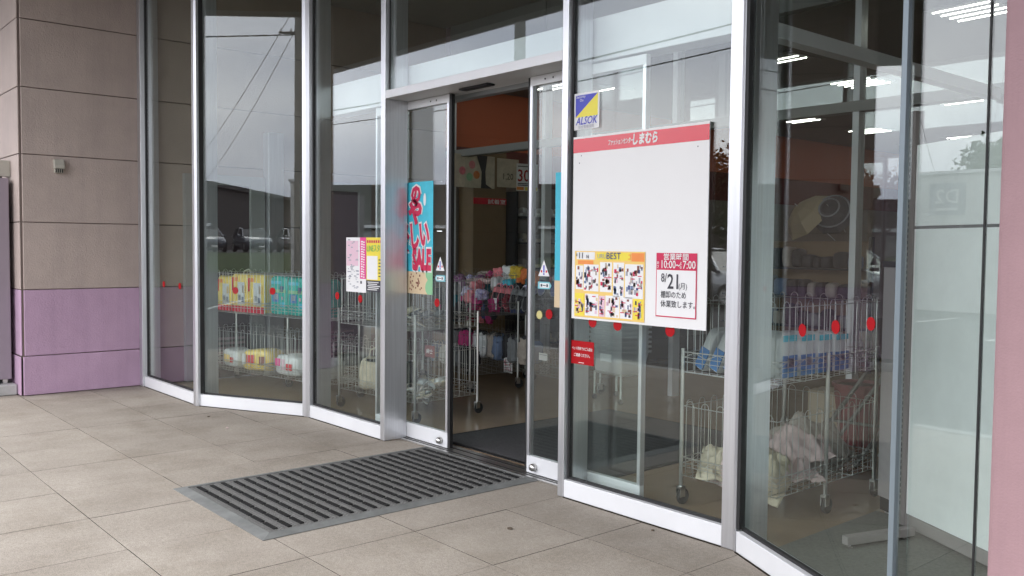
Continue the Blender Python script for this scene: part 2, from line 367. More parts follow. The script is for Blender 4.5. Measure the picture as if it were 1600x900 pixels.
bd = MB(); bd.box(-5.35, -5.32, 3.83, 5.71, .006, .012).box(-3.76, -3.73, 3.83, 5.71, .006, .012).box(-5.32, -3.76, 3.83, 3.86, .006, .012).box(-5.32, -3.76, 5.68, 5.71, .006, .012)
obj('border', bd, M['black_rubber'], cw, (-4.5, 4.8, .006))

# ------------------------------------------------------------------ left wall of the recess (courses of stucco panel)
CW = [.003, .365, .977, 1.595, 2.214, 2.819, 3.432, 4.25]
wl = thing('stucco_wall', 'tan stucco wall with a purple lower band left of the glass entrance', 'wall', (-9.15, 1.952, 0))
for k in range(7):
    z0, z1 = CW[k], CW[k + 1]; m = M['purple'] if k < 2 else M['tan']; p = .012 if k == 0 else 0
    b = MB().prism([(-9.143 + p, 1.965 - p), (-9.143 + p, 3.02), (-9.155, 3.02), (-9.155, 1.965 - p)], z0 + .0035, z1 - .0035)
    obj('wall_panel', b, m, wl, (-9.15, 1.952, 0), bevel=.006)
    b = MB().prism([(-9.16 + p, 1.94 - p), (-9.16 + p, 1.952 - p), (-12.6, 1.952 - p), (-12.6, 1.94 - p)], z0 + .0035, z1 - .0035)
    obj('wall_panel', b, m, wl, (-9.15, 1.952, 0), bevel=.006)
obj('joint_backing', MB().box(-12.6, -9.157, 1.953, 3.0, .002, 4.25), M['wall_joint'], wl, (-9.15, 1.952, 0))
# inner side wall of the vestibule, same courses, two service doors in it
wi = thing('vestibule_side_wall', 'tan panelled wall inside the vestibule behind the leftmost glass', 'wall', (-9.15, 4.8, 0))
for k in range(7):
    z0, z1 = CW[k], CW[k + 1]
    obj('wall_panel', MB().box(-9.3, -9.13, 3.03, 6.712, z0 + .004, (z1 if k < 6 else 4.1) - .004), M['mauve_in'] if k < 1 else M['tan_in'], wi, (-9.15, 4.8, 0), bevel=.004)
obj('joint_backing', MB().box(-9.42, -9.302, 3.031, 6.714, .002, 4.1), M['joint'], wi, (-9.15, 4.8, 0))
for (y0, y1, lab) in ((3.42, 4.28, 'maroon service door with grey frame, nearer the left glass corner'), (4.72, 5.6, 'dark service door with grey frame, farther along the inner side wall')):
    dt = thing('service_door', lab, 'door', (-9.12, y0, 0)); g = (-9.12, y0, 0)
    fb = MB().box(-9.128, -9.06, y0, y0 + .09, .006, 2.12).box(-9.128, -9.06, y1 - .16, y1, .006, 2.12).box(-9.128, -9.06, y0 + .09, y1 - .16, 2.02, 2.12)
    obj('door_frame', fb, M['door_frame'], dt, g, bevel=.003)
    obj('door_leaf', MB().box(-9.128, -9.10, y0 + .09, y1 - .16, .012, 2.02), M['door_maroon'], dt, g)
    for q in range(6):
        obj('louver_slat', MB().box(-9.10, -9.085, y0 + .14, y1 - .22, .16 + q * .05, .185 + q * .05), M['mauve_in'], dt, g)
    for zz in (1.05, 1.28): obj('hinge', MB().box(-9.10, -9.08, y0 + .095, y0 + .12, zz - .2, zz - .12), M['steel'], dt, g)
# tall aluminium corner posts on that wall
wo = MB().box(-9.128, -8.99, 4.29, 4.46, .006, 2.6)
tag(obj('wall_post', wo, M['alu'], None, (-9.06, 4.37, 0), bevel=.004), 'pair of grey metal wall posts between the two service doors', 'post')
struct(obj('vestibule_right_wall', MB().box(.002, .3, 3.06, 6.8, 0, 4.2), M['tan_in']))
# things fixed to the outer wall
vt = thing('vent_cap', 'small beige hooded vent cap on the tan wall', 'vent', (-9.15, 2.268, 2.12)); g = (-9.15, 2.268, 2.12)
hb = MB().prism([(0, 0), (.075, 0), (.075, .03), (.05, .085), (0, .085)], -.042, .042, Matrix.Translation((-9.15, 2.268, 2.095)) @ Matrix(((1, 0, 0, 0), (0, 0, 1, 0), (0, 1, 0, 0), (0, 0, 0, 1))))
obj('hood', hb, M['beige_plastic'], vt, g, bevel=.003)
obj('base', MB().box(-9.149, -9.10, 2.232, 2.304, 2.056, 2.094), M['beige_plastic'], vt, g)
for q in range(4): obj('grille_bar', MB().box(-9.10, -9.094, 2.236 + q * .018, 2.244 + q * .018, 2.058, 2.09), M['gasket'], vt, g)
cc = thing('wall_camera', 'beige domed outdoor unit above the mauve cabinet at the left edge', 'camera', (-9.62, 1.94, 2.1)); g = (-9.62, 1.94, 2.1)
obj('bracket', MB().box(-9.50, -9.47, 1.83, 1.938, 2.02, 2.17), M['beige_plastic'], cc, g, bevel=.005)
obj('shade', MB().prism([(0, 0), (.16, .0), (.16, .03), (.05, .12), (0, .12)], 1.80, 1.92, Matrix.Translation((-9.66, 0, 2.05)) @ Matrix(((1, 0, 0, 0), (0, 0, 1, 0), (0, 1, 0, 0), (0, 0, 0, 1)))), M['beige_plastic'], cc, g, bevel=.01)
obj('lens', MB().lathe([(.03, 0), (.034, .03), (.02, .06)], 12, Matrix.Translation((-9.58, 1.86, 2.0))), M['gasket'], cc, g, smooth=True)
ub = thing('utility_cabinet', 'tall mauve metal cabinet on short legs at the left edge', 'cabinet', (-10.1, 1.6, 0)); g = (-10.1, 1.6, 0)
obj('body', MB().box(-10.6, -9.35, 1.42, 1.90, .14, 2.0), M['box_mauve'], ub, g, bevel=.008)
obj('door_panel', MB().box(-10.52, -9.43, 1.405, 1.42, .22, 1.92), M['box_mauve'], ub, g, bevel=.004)
for xx, yy in ((-9.40, 1.47), (-9.40, 1.85), (-10.5, 1.47), (-10.5, 1.85)): obj('leg', MB().box(xx - .02, xx + .02, yy - .02, yy + .02, .1, .14), M['steel'], ub, g)
tag(obj('concrete_plinth', MB().box(-10.8, -9.25, 1.30, 1.925, .002, .10), M['concrete'], None, (-10.1, 1.6, 0), bevel=.012), 'low grey concrete plinth under the mauve cabinet', 'plinth')
# canopy
cn = thing('canopy', 'brown canopy roof with a white outer edge over the entrance', 'canopy', (-4.5, 1.5, 4.25)); g = (-4.5, 1.5, 4.25)
obj('soffit', MB().box(-13.2, 6, -.30, 3.8, 4.256, 4.5), M['soffit'], cn, g)
obj('fascia', MB().box(-13.24, 6.04, -.36, -.302, 4.20, 4.75), M['white_metal'], cn, g)
pk = thing('pink_column', 'rose pink painted column at the right edge', 'column', (-.68, 2.67, 0)); p0 = onY(1557, 400, 2.45)
obj('shaft', MB().box(p0.x, -.42, 2.45, 2.9, .14, 4.25), M['pink'], pk, (-.68, 2.67, 0), bevel=.012)
obj('plinth', MB().box(p0.x - .015, -.405, 2.435, 2.915, .002, .14), M['pink'], pk, (-.68, 2.67, 0), bevel=.012)

# ------------------------------------------------------------------ glass shopfront: mullions, sill rails, panes, transom
sf = thing('glass_shopfront', 'folded glass shopfront with slim silver mullions around the entrance', 'shopfront', (-4.58, 3.5, 0)); SO = (-4.58, 3.5, 0)
def part(name, mb, m, bevel=0, parent=None, label=None, smooth=False): return obj(name, mb, m, parent or sf, SO, smooth, bevel, label)
TOP = 4.25
def mullion(x0, x1, y0, y1): part('mullion', MB().box(x0, x1, y0, y1, .003, TOP), M['alu'], .003)
part('mullion', MB().box(-9.135, -9.05, 2.985, 3.16, .003, TOP), M['alu'], .003)
part('mullion', MB().prism([(-7.745, 2.985), (-7.695, 2.985), (-7.672, 2.998), (-7.692, 3.19), (-7.745, 3.19)], .003, TOP), M['alu'], .002)
part('mullion', MB().prism([(-6.705, 3.488), (-6.675, 3.502), (-6.620, 3.507), (-6.620, 3.705), (-6.695, 3.705)], .003, TOP), M['alu'], .002)
mullion(-5.552, -5.495, YF, 3.700)
mullion(-3.680, -3.632, YF, 3.700)
part('mullion', MB().prism([(-2.552, 3.507), (-2.485, 3.507), (-2.463, 3.496), (-2.440, 3.72), (-2.552, 3.72)], .003, TOP), M['alu'], .002)
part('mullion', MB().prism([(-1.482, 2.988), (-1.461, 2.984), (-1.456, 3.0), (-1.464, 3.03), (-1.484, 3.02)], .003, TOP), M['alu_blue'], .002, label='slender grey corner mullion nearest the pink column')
def bay(p, q, off0, sill_m=None):
    """sill rail, gasket strips and pane between plan points p,q; the glass stands .045 behind the front face"""
    part('sill_rail', MB().beam(p, q, .075, .004, .103, .004), M['alu_white'], .003)
    part('sealant_joint', MB().beam(p, q, .006, .0005, .006, -.003), M['joint'])
    part('glass_bead', MB().beam(p, q, .020, .103, .117, .032), M['gasket'])
    part('glass_pane', MB().beam(p, q, .008, .110, TOP, .040), M['glass'])
bay((-9.05, 3.0), (-7.745, 3.0), 0)
bay((-7.690, 3.006), (-6.690, 3.494), 0)
bay((-6.620, YF), (-5.552, YF), 0)
bay((-3.632, YF), (-2.552, YF), 0)
bay((-2.463, 3.494), (-1.487, 3.004), 0)
bay((-1.440, 3.0), (-1.222, 3.0), 0)
bay((-1.214, 3.0), (-.02, 3.0), 0)
part('glass_joint', MB().box(-1.221, -1.215, 3.036, 3.052, .11, TOP), M['gasket'])
# gaskets beside the mullions
for x in (-6.612, -5.562, -3.624, -2.562): part('gasket', MB().box(x - .006, x + .006, 3.538, 3.566, .11, TOP), M['gasket'])
part('gasket', MB().box(-7.688, -7.674, 3.02, 3.06, .11, TOP), M['gasket'])
part('gasket', MB().box(-2.462, -2.446, 3.50, 3.545, .11, TOP), M['gasket'])
part('gasket', MB().box(-9.05, -9.036, 3.03, 3.06, .11, TOP), M['gasket'])
part('transom', MB().box(-5.493, -3.682, YF, 3.712, 2.455, 2.512), M['alu_white'], .003)
part('glass_pane', MB().box(-5.493, -3.682, 3.547, 3.555, 2.513, TOP), M['glass'])
for x in (-5.487, -3.688): part('gasket', MB().box(x - .005, x + .005, 3.54, 3.5445, 2.513, TOP), M['gasket'])
part('door_header', MB().box(-6.615, -2.56, 3.716, 3.86, 2.468, 2.712), M['alu_white'], .004)
part('header_track', MB().box(-5.48, -3.69, 3.862, 3.93, 2.44, 2.50), M['alu_dark'], .003)
part('threshold', MB().box(-5.49, -3.685, 3.64, 3.80, -.02, .008), M['steel'])
for yy in (3.665, 3.74): part('threshold_groove', MB().box(-5.49, -3.685, yy, yy + .014, .006, .0095), M['gasket'])
sn = thing('door_sensor', 'flat black sensor box under the door header', 'sensor', (-4.7, 3.66, 2.44))
obj('housing', MB().box(-4.80, -4.50, 3.63, 3.70, 2.441, 2.4535), M['black'], sn, (-4.7, 3.66, 2.44), bevel=.006)
obj('lens', MB().box(-4.78, -4.52, 3.645, 3.68, 2.438, 2.441), M['gasket'], sn, (-4.7, 3.66, 2.44))

# sliding doors (open)
def door_leaf(x0, x1, lead, label):
    t = thing('sliding_door', label, 'door', ((x0 + x1) / 2, 3.72, 0)); g = ((x0 + x1) / 2, 3.72, 0)
    y0, y1 = 3.702, 3.738
    obj('bottom_rail', MB().box(x0, x1, y0, y1, .012, .118), M['alu_white'], t, g, bevel=.002)
    obj('top_rail', MB().box(x0, x1, y0, y1, 2.395, 2.452), M['alu_white'], t, g, bevel=.002)
    obj('stile', MB().box(x0, x0 + .022, y0, y1, .118, 2.395), M['alu'], t, g)
    obj('stile', MB().box(x1 - .022, x1, y0, y1, .118, 2.395), M['alu'], t, g)
    obj('glass_pane', MB().box(x0 + .022, x1 - .022, 3.717, 3.725, .118, 2.395), M['glass'], t, g)
    e = x1 if lead > 0 else x0
    obj('edge_seal', MB().box(e, e + lead * .022, y0 + .006, y1 - .002, .012, 2.45), M['gasket'], t, g)
    kx = e - lead * .075
    obj('door_stop', MB().lathe([(.024, 0), (.026, .012), (.02, .03), (.008, .036)], 14, Matrix.Translation((kx, y0, .055)) @ Matrix.Rotation(R(90), 4, 'X')), M['steel'], t, g, smooth=True)
    for q in (-.04, .03): obj('screw', MB().lathe([(.006, 0), (.005, .003)], 8, Matrix.Translation((kx + q - lead * .1, y0, 2.424)) @ Matrix.Rotation(R(90), 4, 'X')), M['gasket'], t, g)
    return t
door_leaf(-5.93, -4.998, 1, 'left glass sliding door leaf, slid open behind the poster bay')
door_leaf(-4.166, -3.235, -1, 'right glass sliding door leaf, slid open behind the big white board')

# inner partition between vestibule and shop
pt = thing('inner_partition', 'grey framed inner partition between vestibule and shop', 'partition', (-4.6, 6.73, 0)); g = (-4.6, 6.73, 0)
MX = (-9.05, -7.31, -5.495, -3.68, -1.865, -.06)
for x in MX:
    obj('mullion', MB().box(x - .027, x + .027, 6.70, 6.80, .006, 2.50), M['alu_white'], pt, g)
    obj('mullion', MB().box(x - .027, x + .027, 6.70, 6.80, 2.585, 3.40), M['alu_white'], pt, g)
obj('header_beam', MB().box(-9.1, -.002, 6.69, 6.81, 2.501, 2.584), M['grey_panel'], pt, g)
for a, b in zip(MX[:-1], MX[1:]):
    obj('bulkhead_panel', MB().box(a + .006, b - .006, 6.717, 6.80, 3.401, 4.19), M['grey_panel'], pt, g)
    obj('glass_pane', MB().box(a + .027, b - .027, 6.745, 6.753, 2.585, 3.40), M['glass_dark'], pt, g)
    if (a, b) not in ((-7.31, -5.495), (-5.495, -3.68)): obj('glass_pane', MB().box(a + .027, b - .027, 6.745, 6.753, .006, 2.50), M['glass_dark'], pt, g)
bm = thing('vestibule_beam', 'horizontal grey beam running back from the right glass corner', 'beam', (-2.62, 5, 2.5))
obj('beam_body', MB().box(-2.68, -2.60, 3.74, 6.685, 2.47, 2.545), M['alu_white'], bm, (-2.62, 5, 2.5))
for x, y in ((-6.35, 5.3), (-4.4, 4.7)):
    t = thing('downlight', 'round recessed downlight in the vestibule ceiling', 'light', (x, y, 4.1), 0, 'vestibule downlights')
    obj('trim_ring', MB().lathe([(.09, 0), (.09, -.012), (.07, -.012), (.07, 0)], 16, Matrix.Translation((x, y, 4.099))), M['white_metal'], t, (x, y, 4.1))
    obj('lens', MB().lathe([(.06, 0), (.05, -.006)], 16, Matrix.Translation((x, y, 4.099))), M['lampwhite'], t, (x, y, 4.1))

# shop left wall with orange band; fitting room; posters
lw = thing('shop_side_wall', 'shop wall with an orange upper band above maroon', 'wall', (-9.12, 12, 0)); g = (-9.12, 12, 0)
obj('lower_wall', MB().box(-9.4, -9.12, 6.86, 24, .004, 2.2), M['store_wall'], lw, g)
obj('maroon_band', MB().box(-9.4, -9.11, 6.86, 24, 2.2, 2.66), M['maroon'], lw, g)
obj('orange_band', MB().box(-9.4, -9.12, 6.86, 24, 2.66, 3.398), M['orange'], lw, g)
fr = thing('fitting_room', 'brown fitting room booth with a red lettered band', 'fitting room', (-8.95, 7.1, 0)); g = (-8.95, 7.1, 0)
obj('booth_panel', MB().box(-9.1, -8.80, 6.9, 7.43, .006, 2.62), M['brown_booth'], fr, g, bevel=.004)
obj('red_band', MB().box(-8.80, -8.794, 6.9, 7.43, 1.935, 2.012), M['red'], fr, g)
TXT = []
def text(s, size, x, z, y, m, parent, align='LEFT', bold=0, sx=1.0, rz=0, shear=0, name='lettering', org=None, roll=0):
    """flat lettering in the local xz plane of parent, facing local -y; size = body height in metres"""
    cu = bpy.data.curves.new('t', 'FONT'); cu.body = s; cu.size = size; cu.align_x = align; cu.offset = bold * .35; cu.shear = shear; cu.resolution_u = 2
    to = bpy.data.objects.new('t', cu); COL.objects.link(to)
    TXT.append((to, x, z, y, sx, m, parent, rz, name, roll)); return to
def facing(p, ang): return Matrix.Translation(p) @ Matrix.Rotation(ang, 4, 'Z')
def sheet(name, root, x0, x1, z0, z1, y, m, t=.0015, label=None): return obj(name, MB().box(x0, x1, y, y + t, z0, z1), m, root, label=label)
# band lettering on the booth faces +x: a holder-less part with its own rotation
text('試着室', .062, 0, 0, 0, M['white'], fr, 'CENTER', .001, 1.6, rz=R(90), name='lettering', roll=0).location = (.158, .17, 1.948)
lp = thing('leg_poster', 'cream poster of a dark trouser leg above the fitting room', 'poster', (-8.78, 6.98, 2.13), R(90)); 
sheet('card', lp, -.42, .24, 0, .40, 0, M['cream']); obj('leg_shape', MB().prism([(-.05, .40), (.12, .40), (.09, .2), (.10, .05), (.20, .0), (.02, .0), (.03, .2)], 0, .001, Matrix.Translation((0, -.001, 0)) @ Matrix(((1, 0, 0, 0), (0, 0, -1, 0), (0, 1, 0, 0), (0, 0, 0, 1)))), M['dark_cloth'], lp)
for (cx, cz, m) in ((-.27, .2, 'pink_cloth'), (-.12, .28, 'pink_cloth'), (-.16, .13, 'leafgreen_ink'), (-.05, .16, 'orange_cloth')):
    obj('printed_circle', MB().lathe([(.05, 0), (.05, .001)], 16, Matrix.Translation((cx, -.001, cz)) @ Matrix.Rotation(R(90), 4, 'X')), M[m], lp)
ps = thing('price_poster', 'beige price card reading 1,20 beside the leg poster', 'poster', (-8.78, 7.42, 2.16), R(90))
sheet('card', ps, -.16, .2, 0, .36, 0, M['cream']); text('1,20', .11, -.08, .10, -.002, M['black'], ps, bold=.002)
d30 = thing('discount_sign', 'hanging white sign with a big red 30', 'sign', (-8.55, 7.55, 2.11), R(82))
sheet('card', d30, -.15, .17, 0, .34, 0, M['paper']); text('30', .21, -.14, .12, -.002, M['dotred'], d30, bold=.008, sx=.9); text('%', .09, .10, .12, -.002, M['dotred'], d30, bold=.002, sx=.7)
sheet('yellow_strip', d30, -.02, .165, .005, .05, -.001, M['yellow'], .0008); sheet('red_strip', d30, -.145, -.04, .01, .05, -.001, M['orange_ink'], .0008)
for q, w_ in ((.30, .26), (.085, .24), (.065, .2)): sheet('print_line', d30, -.13, -.13 + w_, q, q + .012, -.001, M['ink'], .0008)

# ------------------------------------------------------------------ signs on the glass
def glass_thing(name, label, cat, p, ang=0, group=None): return thing(name, label, cat, p, ang, group)
YG = 3.530     # the board is fixed to the outer side of the pane
bdp = onY(893, 497, YG); bw = onY(1103, 511, YG).x - bdp.x; bh = onY(895, 215, YG).z - bdp.z
wb = glass_thing('notice_board', 'large blank white board with a red heading strip behind the glass', 'board', (bdp.x, YG, bdp.z))
sheet('panel', wb, 0, bw, 0, bh, 0, M['white'], .006)
hz1 = bh - .012; hz0 = bh - .088
sheet('red_strip', wb, 0, bw, hz0, hz1, -.0012, M['red'], .001)
text('ファッションセンター', .033, bw * .285, hz0 + .026, -.003, M['white'], wb, bold=.003, sx=.54, shear=.2)
text('しまむら', .062, bw * .465, hz0 + .018, -.003, M['white'], wb, bold=.008, sx=.72, shear=.15)
for q in ((.06, hz0 - .02), (.045, hz0 - .06), (bw - .07, hz0 - .03)): sheet('speck', wb, q[0], q[0] + .005, q[1], q[1] + .006, -.001, M['ink'], .0008)
# flyer
f0 = onY(898, 494, YG); f1 = onY(1009, 394, YG); FW = f1.x - f0.x; FH = onY(899, 392, YG).z - f0.z
fy = glass_thing('sale_flyer', 'crowded orange and yellow clothing sale flyer taped to the white board', 'flyer', (f0.x, YG - .004, f0.z))
sheet('paper', fy, 0, FW, 0, FH, 0, M['gold_ink'])
cols = {}
def pr(m, x0, x1, z0, z1, lvl=1): cols.setdefault((m, lvl), MB()).box(x0 * FW, x1 * FW, -.0012 * lvl, -.0012 * lvl + .001, z0 * FH, z1 * FH)
rf = random.Random(11)
pr('paper', .03, .30, .875, .985); pr('yellow', .33, .80, .87, .98); pr('orange_ink', .82, .99, .86, .98)
pr('orange_ink', .05, .28, .80, .86)
for (x0, x1, z0, z1, m) in ((.02, .13, .42, .78, 'paper'), (.14, .36, .40, .80, 'paper'), (.38, .55, .40, .84, 'paper'), (.57, .72, .34, .84, 'paper'), (.735, .98, .33, .82, 'paper'), (.01, .15, .02, .36, 'yellow'), (.165, .36, .03, .36, 'paper'), (.37, .455, .03, .34, 'palepink'), (.465, .66, .03, .35, 'paper'), (.67, .84, .03, .34, 'paper'), (.855, .985, .03, .33, 'yellow')):
    pr(m, x0, x1, z0, z1)
    n = int((x1 - x0) * (z1 - z0) * 300) + 4
    for _ in range(n):
        w_, h_ = rf.uniform(.014, .034), rf.uniform(.025, .08); xx = rf.uniform(x0 + .005, max(x0 + .006, x1 - w_ - .005)); zz = rf.uniform(z0 + .01, max(z0 + .011, z1 - h_ - .01))
        pr(rf.choice(['brown_ink', 'brown_ink', 'beige_cloth', 'navy_ink', 'grey_ink', 'crimson', 'sand_ink', 'ink', 'palepink', 'grey_ink', 'denim']) if z0 > .3 else rf.choice(['ink', 'grey_ink', 'grey_ink', 'brown_ink', 'navy_ink', 'sand_ink', 'palepink']), xx, xx + w_, zz, zz + h_, 2)
    for _ in range(3):
        xx = rf.uniform(x0, x1 - .05); zz = rf.uniform(z0, z1 - .03); pr('crimson', xx, xx + .05, zz, zz + .012, 3)
for (m, lvl), mb in cols.items():
    if lvl == 1:
        for k in range(len(mb.f) // 6): obj('printed_panel', MB().add(mb.v[8 * k:8 * k + 8], [tuple(i - 8 * k for i in f) for f in mb.f[6 * k:6 * k + 6]]), M[m], fy)
    else: obj('printed_picture', mb, M[m], fy)['kind'] = 'stuff'
text('11', .045, .055 * FW, .89 * FH, -.004, M['ink'], fy, bold=.002); text('8/', .022, .02 * FW, .92 * FH, -.004, M['ink'], fy); text('16', .026, .17 * FW, .895 * FH, -.004, M['ink'], fy, bold=.001)
text('BEST', .050, .47 * FW, .888 * FH, -.004, M['navy_ink'], fy, bold=.001); text('URU', .034, .34 * FW, .895 * FH, -.004, M['grey_ink'], fy); text('コーデ', .038, .77 * FW, .885 * FH, -.004, M['orange_ink'], fy, bold=.001, sx=.7)
# opening hours notice
h0 = onY(1025, 494, YG); h1 = onY(1090, 398, YG); HW = h1.x - h0.x; HH = onY(1026, 395, YG).z - h0.z
ho = glass_thing('hours_notice', 'opening hours notice with a crimson heading and border on the white board', 'notice', (h0.x, YG - .004, h0.z))
sheet('paper', ho, 0, HW, 0, HH, 0, M['crimson']); sheet('white_field', ho, .005, HW - .005, .006, HH * .735, -.001, M['paper'], .0009)
text('営業時間', .036, HW / 2, HH * .90, -.003, M['white'], ho, 'CENTER', .0012, 1.12)
text('10:00~', .056, HW * .11, HH * .765, -.003, M['white'], ho, bold=.0016, sx=.80); text('7:00', .056, HW * .665, HH * .765, -.003, M['white'], ho, bold=.0016, sx=.84)
for s_, zz in (('あ', .825), ('さ', .765)): text(s_, .018, HW * .015, HH * zz, -.003, M['white'], ho, bold=.0004)
for s_, zz in (('よ', .825), ('る', .765)): text(s_, .018, HW * .585, HH * zz, -.003, M['white'], ho, bold=.0004)
text('8/', .062, HW * .13, HH * .55, -.003, M['ink'], ho, bold=.0012, sx=.8); text('21', .104, HW * .29, HH * .45, -.003, M['ink'], ho, bold=.004, sx=.82); text('(月)', .036, HW * .57, HH * .455, -.003, M['ink'], ho, bold=.0006, sx=.95)
text('棚卸のため', .038, HW * .13, HH * .31, -.003, M['ink'], ho, bold=.0009, sx=.86); text('休業致します。', .038, HW * .13, HH * .165, -.003, M['ink'], ho, bold=.0009, sx=.90)
# security sticker
a0 = onY(897, 204, 3.5445); a1 = onY(937, 141, 3.5445); AW = a1.x - a0.x; AH = onY(899, 147, 3.5445).z - a0.z
al = glass_thing('security_sticker', 'white sticker with a blue and yellow split square above the board', 'sticker', (a0.x, 3.5445, a0.z))
sheet('card', al, 0, AW, 0, AH, 0, M['paper'])
sw = Matrix(((1, 0, 0, 0), (0, 0, -1, 0), (0, 1, 0, 0), (0, 0, 0, 1)))
obj('blue_triangle', MB().prism([(.012, AH * .34), (AW - .012, AH - .012), (.012, AH - .012)], 0, .001, Matrix.Translation((0, -.0003, 0)) @ sw), M['blue'], al)
obj('yellow_triangle', MB().prism([(.012, AH * .34), (AW - .012, AH * .34), (AW - .012, AH - .012)], 0, .001, Matrix.Translation((0, -.0003, 0)) @ sw), M['yellow2'], al)
text('ALSOK', .060, AW * .5, AH * .135, -.003, M['blue'], al, 'CENTER', .002, .86, shear=.25); text('Security', .022, .018, AH * .86, -.003, M['white'], al); text('On', .022, .045, AH * .76, -.003, M['white'], al)
text('綜合警備保障', .020, AW * .5, AH * .03, -.003, M['grey_ink'], al, 'CENTER')
# pet notice
q0 = onY(892, 567, 3.5445); q1 = onY(928, 536, 3.5445); QW = q1.x - q0.x; QH = onY(892, 531, 3.5445).z - q0.z
pe = glass_thing('pet_notice', 'small red notice with two white lines low on the glass', 'notice', (q0.x, 3.5445, q0.z))
sheet('card', pe, 0, QW, 0, QH, 0, M['dotred']); text('ペット同伴でのご入店は', .0195, QW * .05, QH * .62, -.002, M['white'], pe, bold=.0006, sx=.75); text('ご遠慮ください。', .0205, QW * .13, QH * .34, -.002, M['white'], pe, bold=.0006, sx=.84)
sheet('print_line', pe, QW * .35, QW * .58, QH * .06, QH * .085, -.001, M['white'], .0008)
# two posters left of the doors
u0 = onY(541, 455, 3.5445); u1 = onY(572, 371, 3.5445)
po = glass_thing('schedule_poster', 'pale pink and white printed poster with a magenta side strip', 'poster', (u0.x, 3.5445, u0.z)); PW = u1.x - u0.x; PH = u1.z - u0.z
sheet('paper', po, 0, PW, 0, PH, 0, M['paper'])
sheet('pink_field', po, .006, PW * .62, PH * .48, PH * .94, -.0008, M['palepink'], .0006); sheet('magenta_strip', po, PW * .70, PW, PH * .25, PH, -.0008, M['pink_ink'], .0006)
pm = MB(); pw_ = MB()
for _ in range(46):
    xx = rf.uniform(.02, PW * .55); zz = rf.uniform(.02, PH * .95); pm.box(xx, xx + rf.uniform(.01, .045), -.0018, -.001, zz, zz + rf.uniform(.004, .010))
for k in range(15): zz = PH * (.28 + .045 * k); pw_.box(PW * .76, PW * .76 + rf.uniform(.02, .03), -.0018, -.001, zz, zz + .011); pw_.box(PW * .87, PW * .87 + rf.uniform(.012, .022), -.0018, -.001, zz - .004, zz + .006)
obj('print_mark', pm, M['grey_ink'], po)['kind'] = 'stuff'; obj('print_mark', pw_, M['paper'], po)['kind'] = 'stuff'; sheet('print_mark', po, PW * .72, PW * .80, PH * .16, PH * .21, -.001, M['ink'], .0008)
v0 = onY(572, 455, 3.5445); v1 = Vector((-5.556, 0, onY(612, 371, 3.5445).z)); LW = v1.x - v0.x; LH = v1.z - v0.z
li = glass_thing('sticker_poster', 'yellow printed poster with green lettering and a black foot', 'poster', (v0.x + .004, 3.5435, v0.z))
sheet('paper', li, 0, LW, 0, LH, 0, M['yellow']); sheet('black_foot', li, 0, LW, 0, LH * .21, -.0008, M['ink'], .0006)
sheet('blank_field', li, .01, LW * .62, LH * .225, LH * .66, -.0008, M['paper'], .0006)
text('LINEスタンプ', .062, .012, LH * .745, -.002, M['green'], li, bold=.0015, sx=.72)
lm = MB(); lk = MB(); lr = MB()
for k in range(5): lk.box(.02 + k % 2 * .01, LW * (.6 + .08 * (k % 3)), -.0016, -.001, LH * (.03 + .034 * k), LH * (.045 + .034 * k))
for k in range(9): xx = .012 + k * .03; lr.box(xx, xx + .02, -.0016, -.001, LH * .90, LH * .95)
for k in range(6): lm.box(LW * .68, LW * .68 + rf.uniform(.03, .08), -.0016, -.001, LH * (.28 + .06 * k), LH * (.30 + .06 * k))
obj('print_mark', lk, M['paper'], li)['kind'] = 'stuff'; obj('print_mark', lr, M['crimson'], li)['kind'] = 'stuff'; obj('print_mark', lm, M['ink'], li)['kind'] = 'stuff'
# sale banners hung inside the two door leaves
def banner(x0, zb, label):
    bn = glass_thing('sale_banner', label, 'banner', (x0, 3.7145, zb)); BW, BH = .62, .805
    sheet('cloth', bn, 0, BW, 0, BH, 0, M['sky_ink'], .0016); sheet('sand_print', bn, 0, BW, 0, BH * .20, -.0008, M['sand_ink'], .0007)
    for (cx, cz, r) in ((BW - .02, .16, .07), (BW - .03, .05, .06), (BW - .10, .19, .035)):
        obj('green_print', MB().prism([(max(0, min(BW, cx + r * math.cos(a * .5236))), max(.001, cz + r * math.sin(a * .5236))) for a in range(12)], 0, .0007, Matrix.Translation((0, -.0011 - cz * .001, 0)) @ sw), M['leafgreen_ink'], bn)
    dm = MB()
    for k in range(26): xx = BW * .52 + rf.uniform(0, .16); zz = rf.uniform(.02, .15); dm.box(xx, xx + .012, -.0022, -.0016, zz, zz + .012)
    obj('print_mark', dm, M['brown_ink'], bn)['kind'] = 'stuff'
    for (s_, sz, x, z, b, rl) in (('の', .14, BW - .27, BH * .83, .026, 0), ('や', .19, BW - .29, BH * .635, .034, .1), ('楽しい', .205, BW - .03, BH * .455, .030, .13), ('SALE', .195, BW - .02, BH * .225, .034, 0)):
        al_ = 'RIGHT' if sz in (.205, .195) else 'LEFT'
        sx_ = .62 if sz == .205 else (.55 if sz == .195 else .9)
        text(s_, sz, x, z, -.003, M['white'], bn, al_, b + .036, sx_, roll=rl); text(s_, sz, x, z, -.0045, M['crimson'], bn, al_, b, sx_, roll=rl)
    for q in (.10, .24):
        obj('lantern_print', MB().prism([(BW - q + .016 * math.cos(a * .5236), BH * .84 + .045 * math.sin(a * .5236)) for a in range(12)], 0, .0007, Matrix.Translation((0, -.0016, 0)) @ sw), M['paper'], bn)
b1 = onY(676, 461, 3.7145); banner(b1.x - .62, b1.z, 'turquoise sale banner with red letters hung on the left door')
b2 = onY(866, 480, 3.7145); banner(b2.x, b2.z, 'turquoise sale banner hung on the right door, mostly hidden by the mullion')
